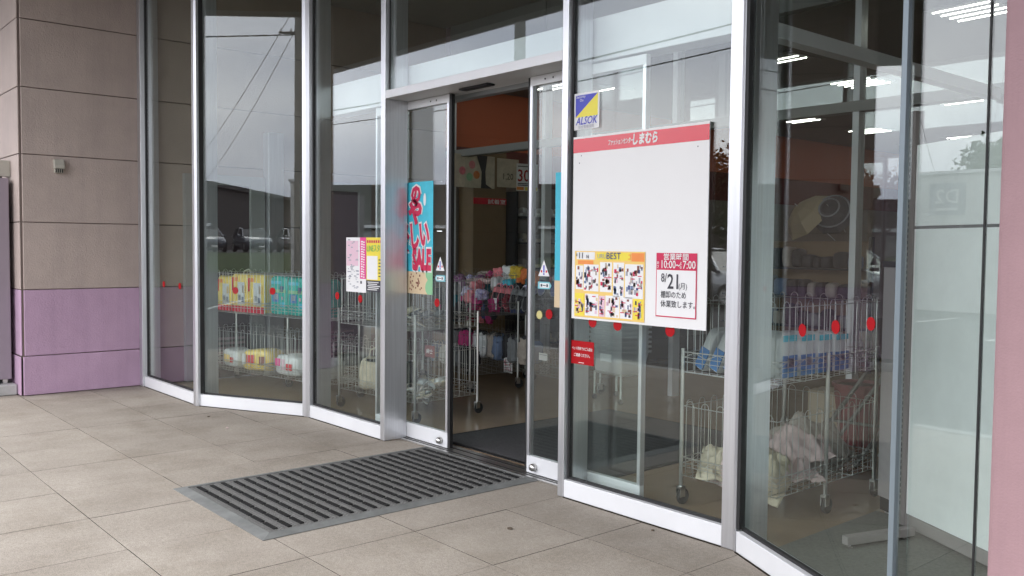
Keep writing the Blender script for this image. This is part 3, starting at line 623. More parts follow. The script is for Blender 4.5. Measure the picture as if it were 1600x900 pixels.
# little door stickers
def tri(x, z, lab):
    t = glass_thing('warning_sticker', lab, 'sticker', (x, 3.7155, z))
    obj('card', MB().prism([(-.05, 0), (.05, 0), (0, .098)], 0, .0012, Matrix.Translation((0, -.0, 0)) @ sw), M['paper'], t)
    sheet('blue_bar', t, -.006, .006, .022, .066, -.002, M['blue'], .0006); sheet('blue_dot', t, -.006, .006, .008, .018, -.002, M['blue'], .0006)
    for q in (-.028, .016): sheet('red_mark', t, q, q + .013, .022, .036, -.002, M['red'], .0006)
def arrow(x, z, s_, lab):
    t = glass_thing('arrow_sticker', lab, 'sticker', (x, 3.7155, z))
    obj('card', MB().prism([(-.06 * s_, -.022), (.045 * s_, -.022), (.062 * s_, 0), (.045 * s_, .022), (-.06 * s_, .022)][::int(s_)], 0, .0012, Matrix.Translation((0, 0, 0)) @ sw), M['teal_label'], t)
    sheet('white_field', t, -.042, .042, -.014, .014, -.002, M['paper'], .0006)
    for q in (-.033, .018): sheet('dark_mark', t, q, q + .014, -.008, .008, -.0028, M['ink'], .0006)
    sheet('dark_mark', t, -.014, .012, -.002, .003, -.0028, M['ink'], .0006)
pz = onY(688, 423, 3.7155); tri(pz.x, pz.z, 'white triangular warning sticker on the left door'); pz = onY(850, 431.5, 3.7155); tri(pz.x, pz.z, 'white triangular warning sticker on the right door')
pz = onY(688, 435, 3.7155); arrow(pz.x, pz.z, -1, 'pale blue arrow sticker on the left door pointing left'); pz = onY(851, 446, 3.7155); arrow(pz.x, pz.z, 1, 'pale blue arrow sticker on the right door pointing right')
def dot(p, ang, lab, m='dotred', r=.030):
    t = tag(obj('round_sticker', MB().lathe([(r, 0), (r, .0015)], 24, Matrix.Rotation(R(90), 4, 'X')), M[m]), lab, 'sticker')
    t.location = p; t.rotation_euler = (0, 0, ang)
aG2 = math.atan2(B.y - A.y, B.x - A.x); aG6 = math.atan2(F.y - E.y, F.x - E.x)
def off(p, q, k): d = (Vector(q) - Vector(p)).normalized(); n = Vector((-d.y, d.x)); return (Vector(p) + n * k, Vector(q) + n * k)
g2 = off(A, B, .038); g6 = off(E, F, .038)
dot(onP(368, 454, *g2), aG2, 'red round sticker in front of the yellow packs'); dot(onP(426, 455, *g2), aG2, 'red round sticker in front of the teal packs')
dot(onY(256, 444, 3.039), 0, 'red round sticker on the leftmost pane, nearer the wall'); dot(onY(281, 447, 3.039), 0, 'red round sticker on the leftmost pane, nearer the mullion')
dot(onY(527, 462, 3.546), 0, 'red round sticker left of and below the pale pink poster'); dot(onY(563, 467, 3.546), 0, 'red round sticker just under the pale pink poster')
dot(onY(683, 473, 3.714), 0, 'red round sticker below the sale banner on the left door'); dot(onY(858, 491, 3.714), 0, 'red round sticker on the right door beside a yellow one')
dot(onY(843, 492, 3.7145), 0, 'dull yellow round sticker on the right door', 'dotyellow', .026)
dot(onY(926, 503, 3.545), 0, 'dark red round sticker half under the flyer'); dot(onY(965, 508, 3.546), 0, 'red round sticker just below the middle of the flyer'); dot(onY(1047, 517, 3.546), 0, 'red round sticker below the opening hours notice')
dot(onP(1254, 516, *g6), aG6, 'red round sticker in front of the blue and white packs', r=.027); dot(onP(1306, 511, *g6), aG6, 'red round sticker right of the blue and white packs', r=.027); dot(onP(1361, 506, *g6), aG6, 'red round sticker beside the taupe cabinet edge', r=.025)
rc = thing('section_card', 'small dark red card with white characters on the wire cart', 'card', onY(664, 557, 3.98)); sheet('card', rc, 0, .125, 0, .09, 0, M['red_plastic']); text('紳士', .042, .0625, .03, -.002, M['paper'], rc, 'CENTER', .0008)

# ------------------------------------------------------------------ door mat
mx0, mx1, my0, my1 = -5.165, -3.99, 1.868, 3.64
dm = thing('door_mat', 'grey ribbed rubber mat with rows of black bars before the doors', 'mat', ((mx0 + mx1) / 2, (my0 + my1) / 2, 0)); g = ((mx0 + mx1) / 2, (my0 + my1) / 2, 0)
bo = .062
rim = MB(); o_ = [(mx0, my0), (mx1, my0), (mx1, my1), (mx0, my1)]; i_ = [(mx0 + bo, my0 + bo), (mx1 - bo, my0 + bo), (mx1 - bo, my1 - bo * .5), (mx0 + bo, my1 - bo * .5)]
rim.add([(*p, .001) for p in o_] + [(*p, .004) for p in o_] + [(*p, .0145) for p in i_] + [(*p, .001) for p in i_], [(a, (a + 1) % 4, 4 + (a + 1) % 4, 4 + a) for a in range(4)] + [(4 + a, 4 + (a + 1) % 4, 8 + (a + 1) % 4, 8 + a) for a in range(4)] + [(8 + a, 8 + (a + 1) % 4, 12 + (a + 1) % 4, 12 + a) for a in range(4)])
obj('border', rim, M['rubber'], dm, g)
obj('pile_base', MB().box(mx0 + bo, mx1 - bo, my0 + bo, my1 - bo * .5, .001, .010), M['mat_pile'], dm, g)
NR = 23; ry0, ry1 = my0 + bo + .012, my1 - bo * .5 - .012; pit = (ry1 - ry0) / NR
rib = MB()
for k in range(NR + 1):
    for q in range(3):
        yy = ry0 - pit * .16 + k * pit + (q - 1) * pit * .17; nx = 46
        if yy < my0 + bo + .004 or yy > my1 - bo * .5 - .012: continue
        for c in range(nx):
            xx = mx0 + bo + .008 + (mx1 - mx0 - 2 * bo - .016) * c / nx; xx += (q % 2) * .011; rib.box(xx, xx + (mx1 - mx0 - 2 * bo) / nx * .62, yy, yy + pit * .11, .010, .0128)
ro_ = obj('pile_rib', rib, M['mat_rib'], dm, g); ro_['kind'] = 'stuff'
sx0, sx1 = mx0 + bo + .022, mx1 - bo - .022; nseg = 7; sl_ = (sx1 - sx0) / nseg
bar = MB().box(-sl_ / 2 + .010, sl_ / 2 - .010, -pit * .155, pit * .155, 0, .006).mesh('rubber_bar'); bar.materials.append(M['black_rubber'])
for k in range(NR):
    for c in range(nseg):
        o = obj('rubber_bar', bar, None, dm); o.location = (sx0 + (c + .5) * sl_ - g[0] + (.006 if k % 2 else -.006), ry0 + (k + .55) * pit - g[1], .010); o.rotation_euler = (0, 0, rng.uniform(-.008, .008))

for k, (x, y, q, lab) in enumerate(((797, 826, .016, 'dark chip of dirt on the paving below the mat corner'), (1020, 829, .010, 'dark speck on the paving at the foot of the right sill'), (940, 795, .012, 'dark chip against the sill under the pet notice'), (326, 651, .012, 'small dead leaf scrap before the angled left pane'), (355, 669, .014, 'pale scrap on the paving before the angled left pane'), (258, 616, .010, 'dark speck at the foot of the leftmost sill'))):
    p = onZ(x, y, .002); rg = random.Random(k); poly = [(q * rg.uniform(.5, 1.1) * math.cos(a), q * rg.uniform(.5, 1.1) * math.sin(a)) for a in [i * math.pi / 4 for i in range(8)]]
    tag(obj('dirt_chip', MB().prism(poly, .001, .007), M['pale_cloth'] if k == 4 else M['bark'], None), lab, 'debris').location = (p.x, p.y, 0)
# ------------------------------------------------------------------ wire carts
def make_cart(L, Wd, label, loc, rz, up=.30, group=None, posts=None, wr=.0022, wm='chrome'):
    """origin at the front-left foot; x along the front, y to the back"""
    t = thing('wire_cart', label, 'cart', loc, rz, group)
    for x, y in posts or ((0, 0), (L, 0), (L, Wd), (0, Wd)):
        obj('post', MB().tube([(x, y, .10), (x, y, .865)], .011, 8), M['chrome'], t)
        c = obj('caster', MB().box(x - .016, x - .012, y - .02, y + .02, .045, .10).box(x + .012, x + .016, y - .02, y + .02, .045, .10).box(x - .016, x + .016, y - .02, y + .02, .092, .104), M['steel'], t)
        obj('wheel', MB().lathe([(.012, -.011), (.040, -.011), (.044, -.006), (.044, .006), (.040, .011), (.012, .011)], 16, Matrix.Translation((x, y + .018, .045)) @ Matrix.Rotation(R(90), 4, 'Y')), M['tyre'], c, smooth=False)
    def basket(z0, zr, zt):
        b = MB(); r = wr; ins = .004
        cs = [(ins, ins), (L - ins, ins), (L - ins, Wd - ins), (ins, Wd - ins)]
        for z, rr in ((z0, .003), ((z0 + zr) / 2, r), (zr - .03, r), (zr, .0035)):
            for i in range(4): b.tube([(*cs[i], z), (*cs[(i + 1) % 4], z)], rr, 5, False)
        for i in range(4):                              # zigzag truss and uprights with looped tops
            p, q = Vector(cs[i]), Vector(cs[(i + 1) % 4]); ln = (q - p).length; n = max(2, round(ln / .075)); pts = []
            for k in range(n + 1):
                s_ = p.lerp(q, k / n); pts.append((s_.x, s_.y, zr if k % 2 else zr - .03))
            b.tube(pts, r, 4, False)
            m_ = max(2, round(ln / .105)); d_ = (q - p) / m_
            for k in range(m_):
                a_ = p + d_ * (k + .25); c_ = p + d_ * (k + .75); lo = z0
                arc = [(a_.x, a_.y, lo), (a_.x, a_.y, zt - .012)]
                for w_ in range(1, 6):
                    an = math.pi * w_ / 6; mm = a_.lerp(c_, .5 - .5 * math.cos(an)); arc.append((mm.x, mm.y, zt - .012 + .030 * math.sin(an)))
                arc += [(c_.x, c_.y, zt - .012), (c_.x, c_.y, lo)]
                b.tube(arc, r, 5, False)
            b.tube([(*p, zt - .012), (*q, zt - .012)], r * 1.15, 5, False)
        nb = max(3, round(L / .045))
        for k in range(1, nb): b.tube([(L * k / nb, ins, z0), (L * k / nb, Wd - ins, z0)], r, 4, False)
        for k in range(1, 4): b.tube([(ins, Wd * k / 4, z0 - .004), (L - ins, Wd * k / 4, z0 - .004)], .003, 4, False)
        return b
    obj('upper_basket', basket(.735, .845, 1.13 if up else .87), M[wm], t); obj('lower_basket', basket(.165, .265, .56 if up else .30), M[wm], t)
    if not up:
        for (z0, z1, nm) in ((.845, 1.14, 'back_fence'), (.30, .58, 'back_fence')):
            fbk = MB()
            for k in range(int(L / .06)): fbk.tube([(.03 + .06 * k, Wd - .01, z0), (.03 + .06 * k, Wd - .01, z1)], wr, 4, False)
            fbk.tube([(0, Wd - .01, z1), (L, Wd - .01, z1)], wr, 4, False); obj(nm, fbk, M[wm], t)
    return t
ce = onZ(1063, 790)
CE = make_cart(.60, 1.0, 'wire cart behind the rightmost mullion with blue and white packs', (ce.x, ce.y, .006), 0, posts=((0, 0), (0, 1.0), (.60, .46), (.60, .98)))
CA1 = make_cart(.93, .5, 'wire cart holding yellow packs behind the angled left pane', (-8.95, 3.56, .006), R(10), posts=((.03, .36), (.90, .36)))
CA2 = make_cart(.95, .5, 'wire cart holding teal packs behind the angled left pane', (-8.0, 3.745, .006), R(10), posts=((.10, .42), (.90, .42)))
CB = make_cart(1.03, .675, 'wire cart with a white bag beside the left sliding door', (-6.88, 3.93, .006), R(5))
CF = make_cart(1.0, .55, 'wire cart of dark sandals and teal shoes behind the left door', (-7.80, 5.45, .006), R(-8), .3, None, None, .0017, 'shaded_wire')
CD = make_cart(1.36, .6, 'wire cart of pink slippers seen through the open doorway', (-8.50, 6.02, .006), R(-4), 0, None, ((.03, .4), (1.32, .4)), .0016, 'shaded_wire')
CD2 = make_cart(1.15, .6, 'wire cart of black sandals beside the open right door', (-7.10, 5.92, .006), R(-4), 0, None, ((.03, .4), (1.1, .4)), .0016, 'shaded_wire')
def W_(cart, x, y, z): return cart.matrix_basis @ Vector((x, y, z))
bpy.context.view_layer.update()
def pack(cart, x, y, z, w, d, h, m, label, rz=0, group=None, name='wrapped_pack', patches=(), e=.22, crumple=.02, tilt=(0, 0)):
    p = W_(cart, x, y, z); a = cart.rotation_euler.z + rz
    t = thing(name, label, 'pack', p, a, group); t.rotation_euler = (tilt[0], tilt[1], a)
    obj('wrapper', MB().pillow(w, d, h, e, 24, 14, crumple, rng.randrange(999)), M[m], t, smooth=True)
    for (x0, x1, z0, z1, pm_) in patches: obj('printed_patch', MB().box(x0 * w, x1 * w, -d / 2 - .004, -d / 2 + .004, z0 * h, z1 * h), M[pm_], t)
    return t
yp = [(-.48, .48, .0, .16, 'red'), (-.10, .34, .20, .78, 'white_pack'), (-.46, -.38, .55, .9, 'red'), (-.34, -.1, .8, .9, 'orange_ink'), (-.05, .1, .3, .45, 'grey_ink'), (.15, .3, .25, .4, 'denim'), (.2, .4, .5, .7, 'gold_ink')]
pack(CA1, .79, .17, .742, .262, .20, .375, 'yellow_pack', 'yellow wrapped pack with red foot beside the teal packs', patches=yp)
pack(CA1, .52, .17, .742, .262, .20, .375, 'yellow_pack', 'yellow wrapped pack with a carry handle at the left end', patches=yp)
hd = thing('carry_handle', 'clear plastic carry handle on top of the leftmost yellow pack', 'handle', W_(CA1, .52, .17, 1.105), R(17)); obj('strap', MB().tube([(-.07, 0, 0), (-.05, 0, .035), (0, 0, .05), (.05, 0, .035), (.07, 0, 0)], .008, 6), M['beige_plastic'], hd)
pack(CA1, .25, .17, .742, .25, .19, .345, 'yellow_pack', 'yellow wrapped pack hidden behind the first mullion strip', patches=yp)
tp = [(-.42, .42, .58, .66, 'leafgreen_ink'), (-.3, .05, .34, .56, 'blue_pack'), (-.24, .0, .4, .54, 'white_pack'), (.12, .3, .6, .75, 'navy_ink'), (-.4, .2, .80, .88, 'sky_ink'), (.15, .4, .22, .34, 'sky_ink'), (.2, .28, .4, .48, 'palepink')]
for k, (xx, lab) in enumerate(((.145, 'first teal wrapped pack, touching the yellow ones'), (.415, 'second teal wrapped pack, left of the angled mullion'), (.685, 'third teal wrapped pack, seen right of the angled mullion'))):
    pack(CA2, xx, .18, .742, .268, .21, .365 - .006 * k, 'teal_pack', lab, patches=tp, crumple=.025)
pack(CA1, .70, .22, .17, .36, .24, .21, 'yellow_pack', 'slumped yellow and red pack lying in the lower left basket', R(18), patches=[(-.3, -.05, .35, .75, 'red'), (.1, .3, .3, .7, 'brown_ink'), (-.45, -.34, .3, .8, 'white_pack')], crumple=.07, e=.4)
pack(CA2, .24, .22, .17, .36, .28, .20, 'white_pack', 'white pack with pink dots lying in the lower teal cart basket', patches=[(-.4, -.2, .45, .8, 'pink_ink'), (.05, .3, .3, .6, 'red'), (-.15, .0, .3, .8, 'palepink')], crumple=.07, e=.4)
pack(CA2, .62, .24, .17, .34, .28, .19, 'white_pack', 'white and pink pack lying deeper in the lower teal cart basket', patches=[(-.4, -.2, .3, .7, 'palepink'), (.1, .36, .3, .7, 'pink_ink')], crumple=.07, e=.4)
pack(CA1, .30, .22, .17, .34, .24, .18, 'white_pack', 'pale wrapped pack left of the slumped yellow one', R(-12), patches=[(-.3, .1, .3, .7, 'gold_ink'), (.15, .35, .3, .6, 'red')], crumple=.07, e=.4)
def soft(cart, x, y, z, w, d, h, m, label, rz=0, name='folded_cloth', cat='clothing', tilt=(0, 0), e=.6, crumple=.10, group=None, flap=None):
    p = W_(cart, x, y, z); a = cart.rotation_euler.z + rz
    t = thing(name, label, cat, p, a, group); t.rotation_euler = (tilt[0], tilt[1], a)
    obj('cloth', MB().pillow(w, d, h, e, 36, 22, crumple, rng.randrange(99), None, .16), M[m], t, smooth=True)
    if flap: obj('flap', MB().pillow(w * .8, d * .5, h * .25, .5, 16, 10, .12, rng.randrange(999), Matrix.Translation((w * .1, -d * .2, h * .8)) @ Matrix.Rotation(.5, 4, 'X')), M[flap], t, smooth=True)
    return t
bg_ = soft(CB, .34, .20, .17, .40, .24, .27, 'cream', 'white cloth bag with handles in the lower basket by the left door', name='cloth_bag', cat='bag', crumple=.06, e=.4)
for q in (-.06, .06): obj('bag_handle', MB().tube([(-.10, q, .24), (-.08, q, .34), (0, q, .37), (.08, q, .34), (.10, q, .24)], .007, 6), M['cream'], bg_)
obj('bag_opening', MB().lathe([(.14, .255), (.13, .268)], 18), M['dark_cloth'], bg_)
soft(CB, .62, .2, .17, .18, .22, .26, 'dark_cloth', 'dark bag beside the white cloth bag', name='cloth_bag', cat='bag', e=.4, crumple=.06)
def sticks(cart, x0, x1, y0, y1, z, n, ms, label, cat='slippers', ln=.24):
    for k in range(n):
        m_ = ms[k % len(ms)]; x = rng.uniform(x0, x1); y = rng.uniform(y0, y1)
        t = thing('slipper', label, cat, W_(cart, x, y, z + rng.uniform(0, .07)), cart.rotation_euler.z + rng.uniform(-1.3, 1.3), group=label)
        t.rotation_euler.x = rng.uniform(-.3, .3); t.rotation_euler.y = rng.uniform(-.5, .5)
        sole(t, ln, M[m_], M[ms[(k + 1) % len(ms)]])
def sole_poly(l, w): return [(l / 2 * math.cos(a), (w / 2) * math.sin(a) * (1 - .22 * math.cos(a + .4))) for a in [i * math.pi / 8 for i in range(16)]]
def sole(t, l, m1, m2):
    obj('sole', MB().prism(sole_poly(l, l * .4), 0, .018), m1, t, bevel=.003)
    pl_ = sole_poly(l, l * .4); obj('rim', MB().tube([(x_, y_, .016) for x_, y_ in pl_ + pl_[:1]], .006, 5, False), m2, t)
    b = MB()
    pts = []
    for k in range(7):
        a = math.pi * k / 6
        for xx in (.015, .075): pts.append((xx, -l * .19 * math.cos(a), .016 + .05 * math.sin(a)))
    b.add(pts, [(2 * k, 2 * k + 1, 2 * k + 3, 2 * k + 2) for k in range(6)])
    o = obj('strap', b, m2, t, smooth=True); so_ = o.modifiers.new('thick', 'SOLIDIFY'); so_.thickness = .004
sticks(CB, .60, .98, .08, .48, .18, 16, ['cream', 'white_pack', 'beige_cloth'], 'pale slipper piled in the lower basket behind the left door')
sticks(CB, .55, .98, .08, .48, .76, 12, ['beige_cloth', 'grey_cloth', 'cream'], 'grey beige slipper piled in the upper basket behind the left door')
CHZ = [('pale grey', 'grey_cloth'), ('denim', 'denim')]
def shoe(loc, rz, m1, m2, label, group, l=.22, tilt=0.0, name='sandal', roll=0):
    t = thing(name, label, 'shoe', loc, rz, group); t.rotation_euler = (roll, tilt, rz); sole(t, l, M[m1], M[m2]); return t
# standing row of black sandals with coral straps, leaning out over the front of the doorway carts
for k, lab in enumerate(('upright black sandal with coral strap, nearest the magenta slippers', 'second upright black sandal in the doorway row', 'third upright black sandal in the doorway row', 'fourth upright black sandal, just left of the right door edge', 'fifth upright black sandal, behind the right door glass', 'sixth upright black sandal, behind the right door glass')):
    shoe(W_(CD2, -.08 + .105 * k, .03, .90 - .004 * k), R(98 + rng.uniform(-10, 10)), 'dark_cloth', 'pink_cloth' if k < 3 else 'grey_cloth', lab, 'upright sandals on the doorway carts', .25, R(-68))
for k, lab in enumerate(('tall navy sandal at the back right of the doorway row', 'second navy sandal behind the right door')):
    shoe(W_(CD2, .42 + .2 * k, .25, 1.04), R(95), 'navy_ink', 'grey_cloth', lab, 'navy sandals on the doorway carts', .28, R(-70))
for n_, (m_, x, y, z, w_, h_, lab) in enumerate((
    ('magenta_cloth', .80, -.02, .74, .15, .13, 'magenta slipper bunch at the front of the doorway cart'), ('pink_cloth', .93, -.03, .80, .15, .14, 'coral patterned slipper bunch at the front of the doorway cart'), ('magenta_cloth', 1.06, -.02, .76, .15, .15, 'dark magenta bunch right of the coral patterned one'),
    ('print_cloth', 1.12, -.03, .84, .14, .11, 'white and blue printed bunch just left of the black sandals'), ('print_cloth', .88, -.04, .87, .13, .10, 'cream and red printed bunch above the magenta one'), ('pink_cloth', .95, .02, .94, .15, .10, 'bright coral pair on top of the printed bunch'), ('magenta_cloth', 1.00, -.03, .68, .20, .12, 'purple pink bunch hanging under the coral one'),
    ('pale_cloth', .88, .10, 1.00, .30, .06, 'pale brimmed hat on top of the slipper bunches'), ('white_pack', 1.14, .16, .96, .16, .12, 'white bundle behind the printed bunch'), ('pink_cloth', .92, .36, 1.04, .17, .13, 'coral bundle at the back of the doorway cart'), ('white_pack', 1.08, .36, 1.06, .14, .14, 'white bundle at the back of the doorway cart'), ('yellow_cloth', 1.22, .36, 1.06, .17, .13, 'yellow bundle at the back of the doorway cart'), ('orange_cloth', 1.40, .36, 1.04, .17, .13, 'orange bundle right of the yellow one'), ('orange_cloth', 1.56, .34, 1.0, .16, .14, 'second orange bundle, nearest the navy sandal'), ('sky_ink', 1.28, .22, .98, .14, .08, 'pale blue bundle below the yellow one'),
    ('purple_cloth', .58, .05, .92, .17, .16, 'mauve bundle at the left of the doorway cart'), ('beige_cloth', .40, .08, .90, .17, .16, 'brown patterned bundle beside the left door edge'), ('dark_cloth', .30, .0, .74, .2, .2, 'black bundle beside the left door edge'))):
    soft(CD, x, y, z, w_, .13, h_, m_, lab, rng.uniform(-.5, .5), name='slipper_bunch', cat='slippers', crumple=.14)
for k, (m_, lab) in enumerate((('grey_cloth', 'grey sneaker at the left of the lower doorway basket'), ('pink_ink', 'bright pink shoe in the lower doorway basket'), ('magenta_cloth', 'dark pink shoe right of the bright pink one'), ('white_pack', 'white sneaker in the lower doorway basket'), ('white_pack', 'white sneaker right of the other white one'), ('beige_cloth', 'khaki sneaker near the middle of the lower basket'), ('denim', 'blue sneaker at the right of the lower doorway basket'), ('dark_cloth', 'black sneaker at the right end of the lower doorway basket'), ('grey_cloth', 'grey sneaker behind the right door'), ('beige_cloth', 'beige sneaker behind the right door'))):
    t = soft(CD, .62 + .135 * k, -.02 + .03 * (k % 2), .24, .12, .13, .26, m_, lab, rng.uniform(-.3, .3), name='sneaker', cat='shoe', crumple=.10, e=.55)
    obj('lining', MB().pillow(.07, .07, .05, .6, 12, 8, 0, 0, Matrix.Translation((0, -.01, .235))), M['dark_cloth'], t, smooth=True)
for k, (m_, x, y, z, lab) in enumerate((('maroon_cloth', .50, -.01, .70, 'dark red slippers hanging at the left of the doorway'), ('dark_cloth', .64, .0, .72, 'black slippers hanging left of the magenta ones'), ('dark_cloth', 1.24, .0, .68, 'black slippers low at the front of the doorway cart'), ('dark_cloth', 1.42, .05, .70, 'black slippers low behind the upright sandals'), ('magenta_cloth', 1.34, -.02, .70, 'dark pink slippers under the upright sandals'), ('navy_ink', 1.62, .06, .72, 'navy slippers at the right of the doorway'), ('maroon_cloth', 1.52, .03, .74, 'maroon slippers at the right of the doorway'))):
    soft(CD, x, y, z, .15, .12, .17, m_, lab, rng.uniform(-.4, .4), name='slipper_bunch', cat='slippers', crumple=.14)
tops = ['pink_cloth', 'maroon_cloth', 'purple_cloth', 'print_cloth', 'dark_cloth', 'magenta_cloth', 'beige_cloth', 'teal_cloth', 'orange_cloth', 'white_pack']
for k in range(22):
    soft(CD, .34 + .062 * k, .20 + .12 * (k % 3), .90 + .05 * (k % 3), .13, .13, .12, tops[(k * 3) % 10], 'small bundle of slippers heaped behind the front row in the doorway', rng.uniform(-.8, .8), name='slipper_bunch', cat='slippers', crumple=.18, group='heap behind the front row in the doorway')
for k in range(14):
    soft(CD, .36 + .075 * k, -.03, .60 + .05 * (k % 2), .085, .07, .15, ('magenta_cloth', 'dark_cloth', 'maroon_cloth', 'dark_cloth', 'pink_cloth', 'navy_ink')[k % 6], 'slipper hanging through the front wires of the upper doorway basket', rng.uniform(-.5, .5), name='slipper_bunch', cat='slippers', crumple=.14, group='slippers hanging through the doorway basket')
for k in range(9):
    soft(CD, .30 + .16 * k, .30, .20, .14, .2, .22, ('dark_cloth', 'grey_cloth', 'dark_cloth', 'denim', 'maroon_cloth')[k % 5], 'dim shoe in the back row of the lower doorway basket', rng.uniform(-.4, .4), name='sneaker', cat='shoe', crumple=.1, group='back row of the lower doorway basket')
q_ = onY(787, 581, 5.86)
mk = thing('markdown_sign', 'white card with dark red characters on the lower doorway basket', 'sign', q_, R(-4)); sheet('card', mk, 0, .145, 0, .15, 0, M['paper']); text('値下', .062, .01, .078, -.002, M['crimson'], mk, bold=.004); text('しました', .04, .01, .025, -.002, M['crimson'], mk, bold=.002, sx=.78)
for (x, y, w_, h_, lab) in ((771, 484, .055, .12, 'blank white price tag hanging from the upper doorway basket'), (751, 552, .09, .08, 'blank white price tag on the lower doorway basket'), (842, 562, .13, .07, 'blank white price tag behind the right door')):
    tg = thing('price_tag', lab, 'tag', onY(x, y, 5.86), R(-4)); sheet('card', tg, 0, w_, 0, h_, 0, M['paper']); sheet('print_line', tg, .01, w_ - .01, h_ - .02, h_ - .014, -.001, M['grey_ink'], .0008)
# dark sandals cart behind the left door
for k, (m_, lab) in enumerate((('dark_cloth', 'black hanging bag left of the teal one'), ('teal_cloth', 'teal hanging shoe bag at the left of the open doorway'), ('dark_cloth', 'black bundle right of the teal bag'), ('grey_cloth', 'mauve grey bundle above the teal bag'))):
    soft(CF, (.50, .64, .76, .66)[k], .02, .66 + (.26 if k == 3 else 0), (.12, .15, .10, .12)[k], .10, (.30, .30, .2, .12)[k], m_, lab, name='shoe_bag', cat='bag', crumple=.1)
for k, (m_, lab) in enumerate((('denim', 'pale blue sandal pair hanging behind the left door'), ('white_pack', 'white sandal pair hanging behind the left door'), ('grey_cloth', 'grey shoe pair in the cart behind the left door'), ('dark_cloth', 'black shoe pair in the cart behind the left door'))):
    soft(CF, .18 + .2 * k, .12, .20, .15, .2, .2, m_, lab, name='sandal_pair', cat='shoe', crumple=.1)
# right cart contents
for k in range(4):
    pack(CE, .06 + .095 * k, .15, .745, .062, .20, .25, 'white_pack', ['blue and white pack leaning left of the rightmost mullion', 'second leaning blue and white pack from the cart post', 'third leaning blue and white pack from the cart post', 'fourth leaning blue and white pack, hidden by the mullion'][k], patches=[(-.46, .46, .08, .55, 'blue_pack')], tilt=(0, R(24)), crumple=.02, e=.3)
for k in range(4):
    t = pack(CE, .49, .14 + .17 * k, .745, .14, .16, .24 - .008 * k, 'white_pack', ['blue and white pouch pack just right of the mullion', 'second blue and white pouch pack right of the mullion', 'third blue and white pouch pack, under a red sticker', 'farthest blue and white pouch pack in the right cart'][k], rz=R(90), crumple=.05, e=.42,
             patches=[(-.46, .46, .06, .52, 'blue_pack'), (-.2, .25, .28, .46, 'white_pack'), (-.4, .4, .82, .95, 'sky_ink')])
def draped(cart, x, y, z, w, d, amp, m, label, rz, peak=0, seed=1, tilt=(0, 0)):
    p = W_(cart, x, y, z); a = cart.rotation_euler.z + rz; t = thing('crumpled_cloth', label, 'clothing', p, a); t.rotation_euler = (tilt[0], tilt[1], a)
    n = 34; so_ = Vector((seed * 3.1, seed * 1.7, seed)); vs = []
    for i in range(n + 1):
        for j in range(n + 1):
            u, v = i / n - .5, j / n - .5; e_ = min(.5 - abs(u), .5 - abs(v)) * 2
            q = mnoise.ridged_multi_fractal(Vector((u * 2.2, v * 2.2, 0)) + so_, 1, 2, 4, 1, 2) * .5
            f = mnoise.noise(Vector((u * 9, v * 9, seed)))
            k = max(0, 1 - 2.6 * math.hypot(u - .12, v + .08))
            vs.append(((u + .07 * f * e_) * w, (v + .07 * mnoise.noise(Vector((u * 9, v * 9, seed + 5))) * e_) * d, amp * (q * (.35 + .65 * min(1, e_ * 2.5))) + peak * k + .02 * f * amp))
    o = obj('cloth', MB().add(vs, [(i * (n + 1) + j, (i + 1) * (n + 1) + j, (i + 1) * (n + 1) + j + 1, i * (n + 1) + j + 1) for i in range(n) for j in range(n)]), M[m], t, smooth=True)
    so2_ = o.modifiers.new('thick', 'SOLIDIFY'); so2_.thickness = .006
    return t
for q_, (m_, x, y, z, w_, d_, a_, pk_, rz_, lab, tl) in enumerate((
    ('cream', .15, .20, .18, .30, .30, .10, .14, .6, 'cream crumpled cloth at the left end of the lower right basket', (.3, .2)), ('pale_cloth', .26, .14, .18, .22, .26, .08, .14, -.4, 'pale pink peaked cloth beside the cream one', (.5, 0)), ('cream', .40, .22, .20, .26, .30, .10, .16, .3, 'cream cloth standing beside the rightmost mullion', (.6, .3)),
    ('beige_cloth', .36, .60, .22, .50, .42, .14, .17, .2, 'large beige crumpled garment in the right cart', (.1, 0)), ('pale_cloth', .40, .50, .30, .34, .30, .10, .12, -.7, 'pale garment with a raised corner on the beige one', (.25, .3)), ('beige_cloth', .34, .84, .20, .46, .30, .16, .08, .1, 'beige garment at the far end of the right cart', (0, 0)), ('denim', .48, .16, .19, .22, .20, .08, .06, .5, 'blue cloth just right of the mullion', (.4, .3)), ('pale_cloth', .46, .36, .18, .26, .36, .12, .03, 1.2, 'pale folded garment under the beige heap', (0, .2)), ('beige_cloth', .50, .66, .19, .18, .50, .10, .03, .05, 'greyish garment along the outer side of the basket', (0, .3)))):
    draped(CE, min(x, .40) - (.05 if w_ > .4 else 0), max(y, .20), z, min(w_, .46), d_ * 1.1, a_ * 1.25, m_, lab, rz_, pk_, q_ + 3, tl)
soft(CE, .40, .12, .46, .09, .09, .07, 'grey_cloth', 'small grey blue cap on top of the cream cloth', name='cap', cat='cap', crumple=.05)

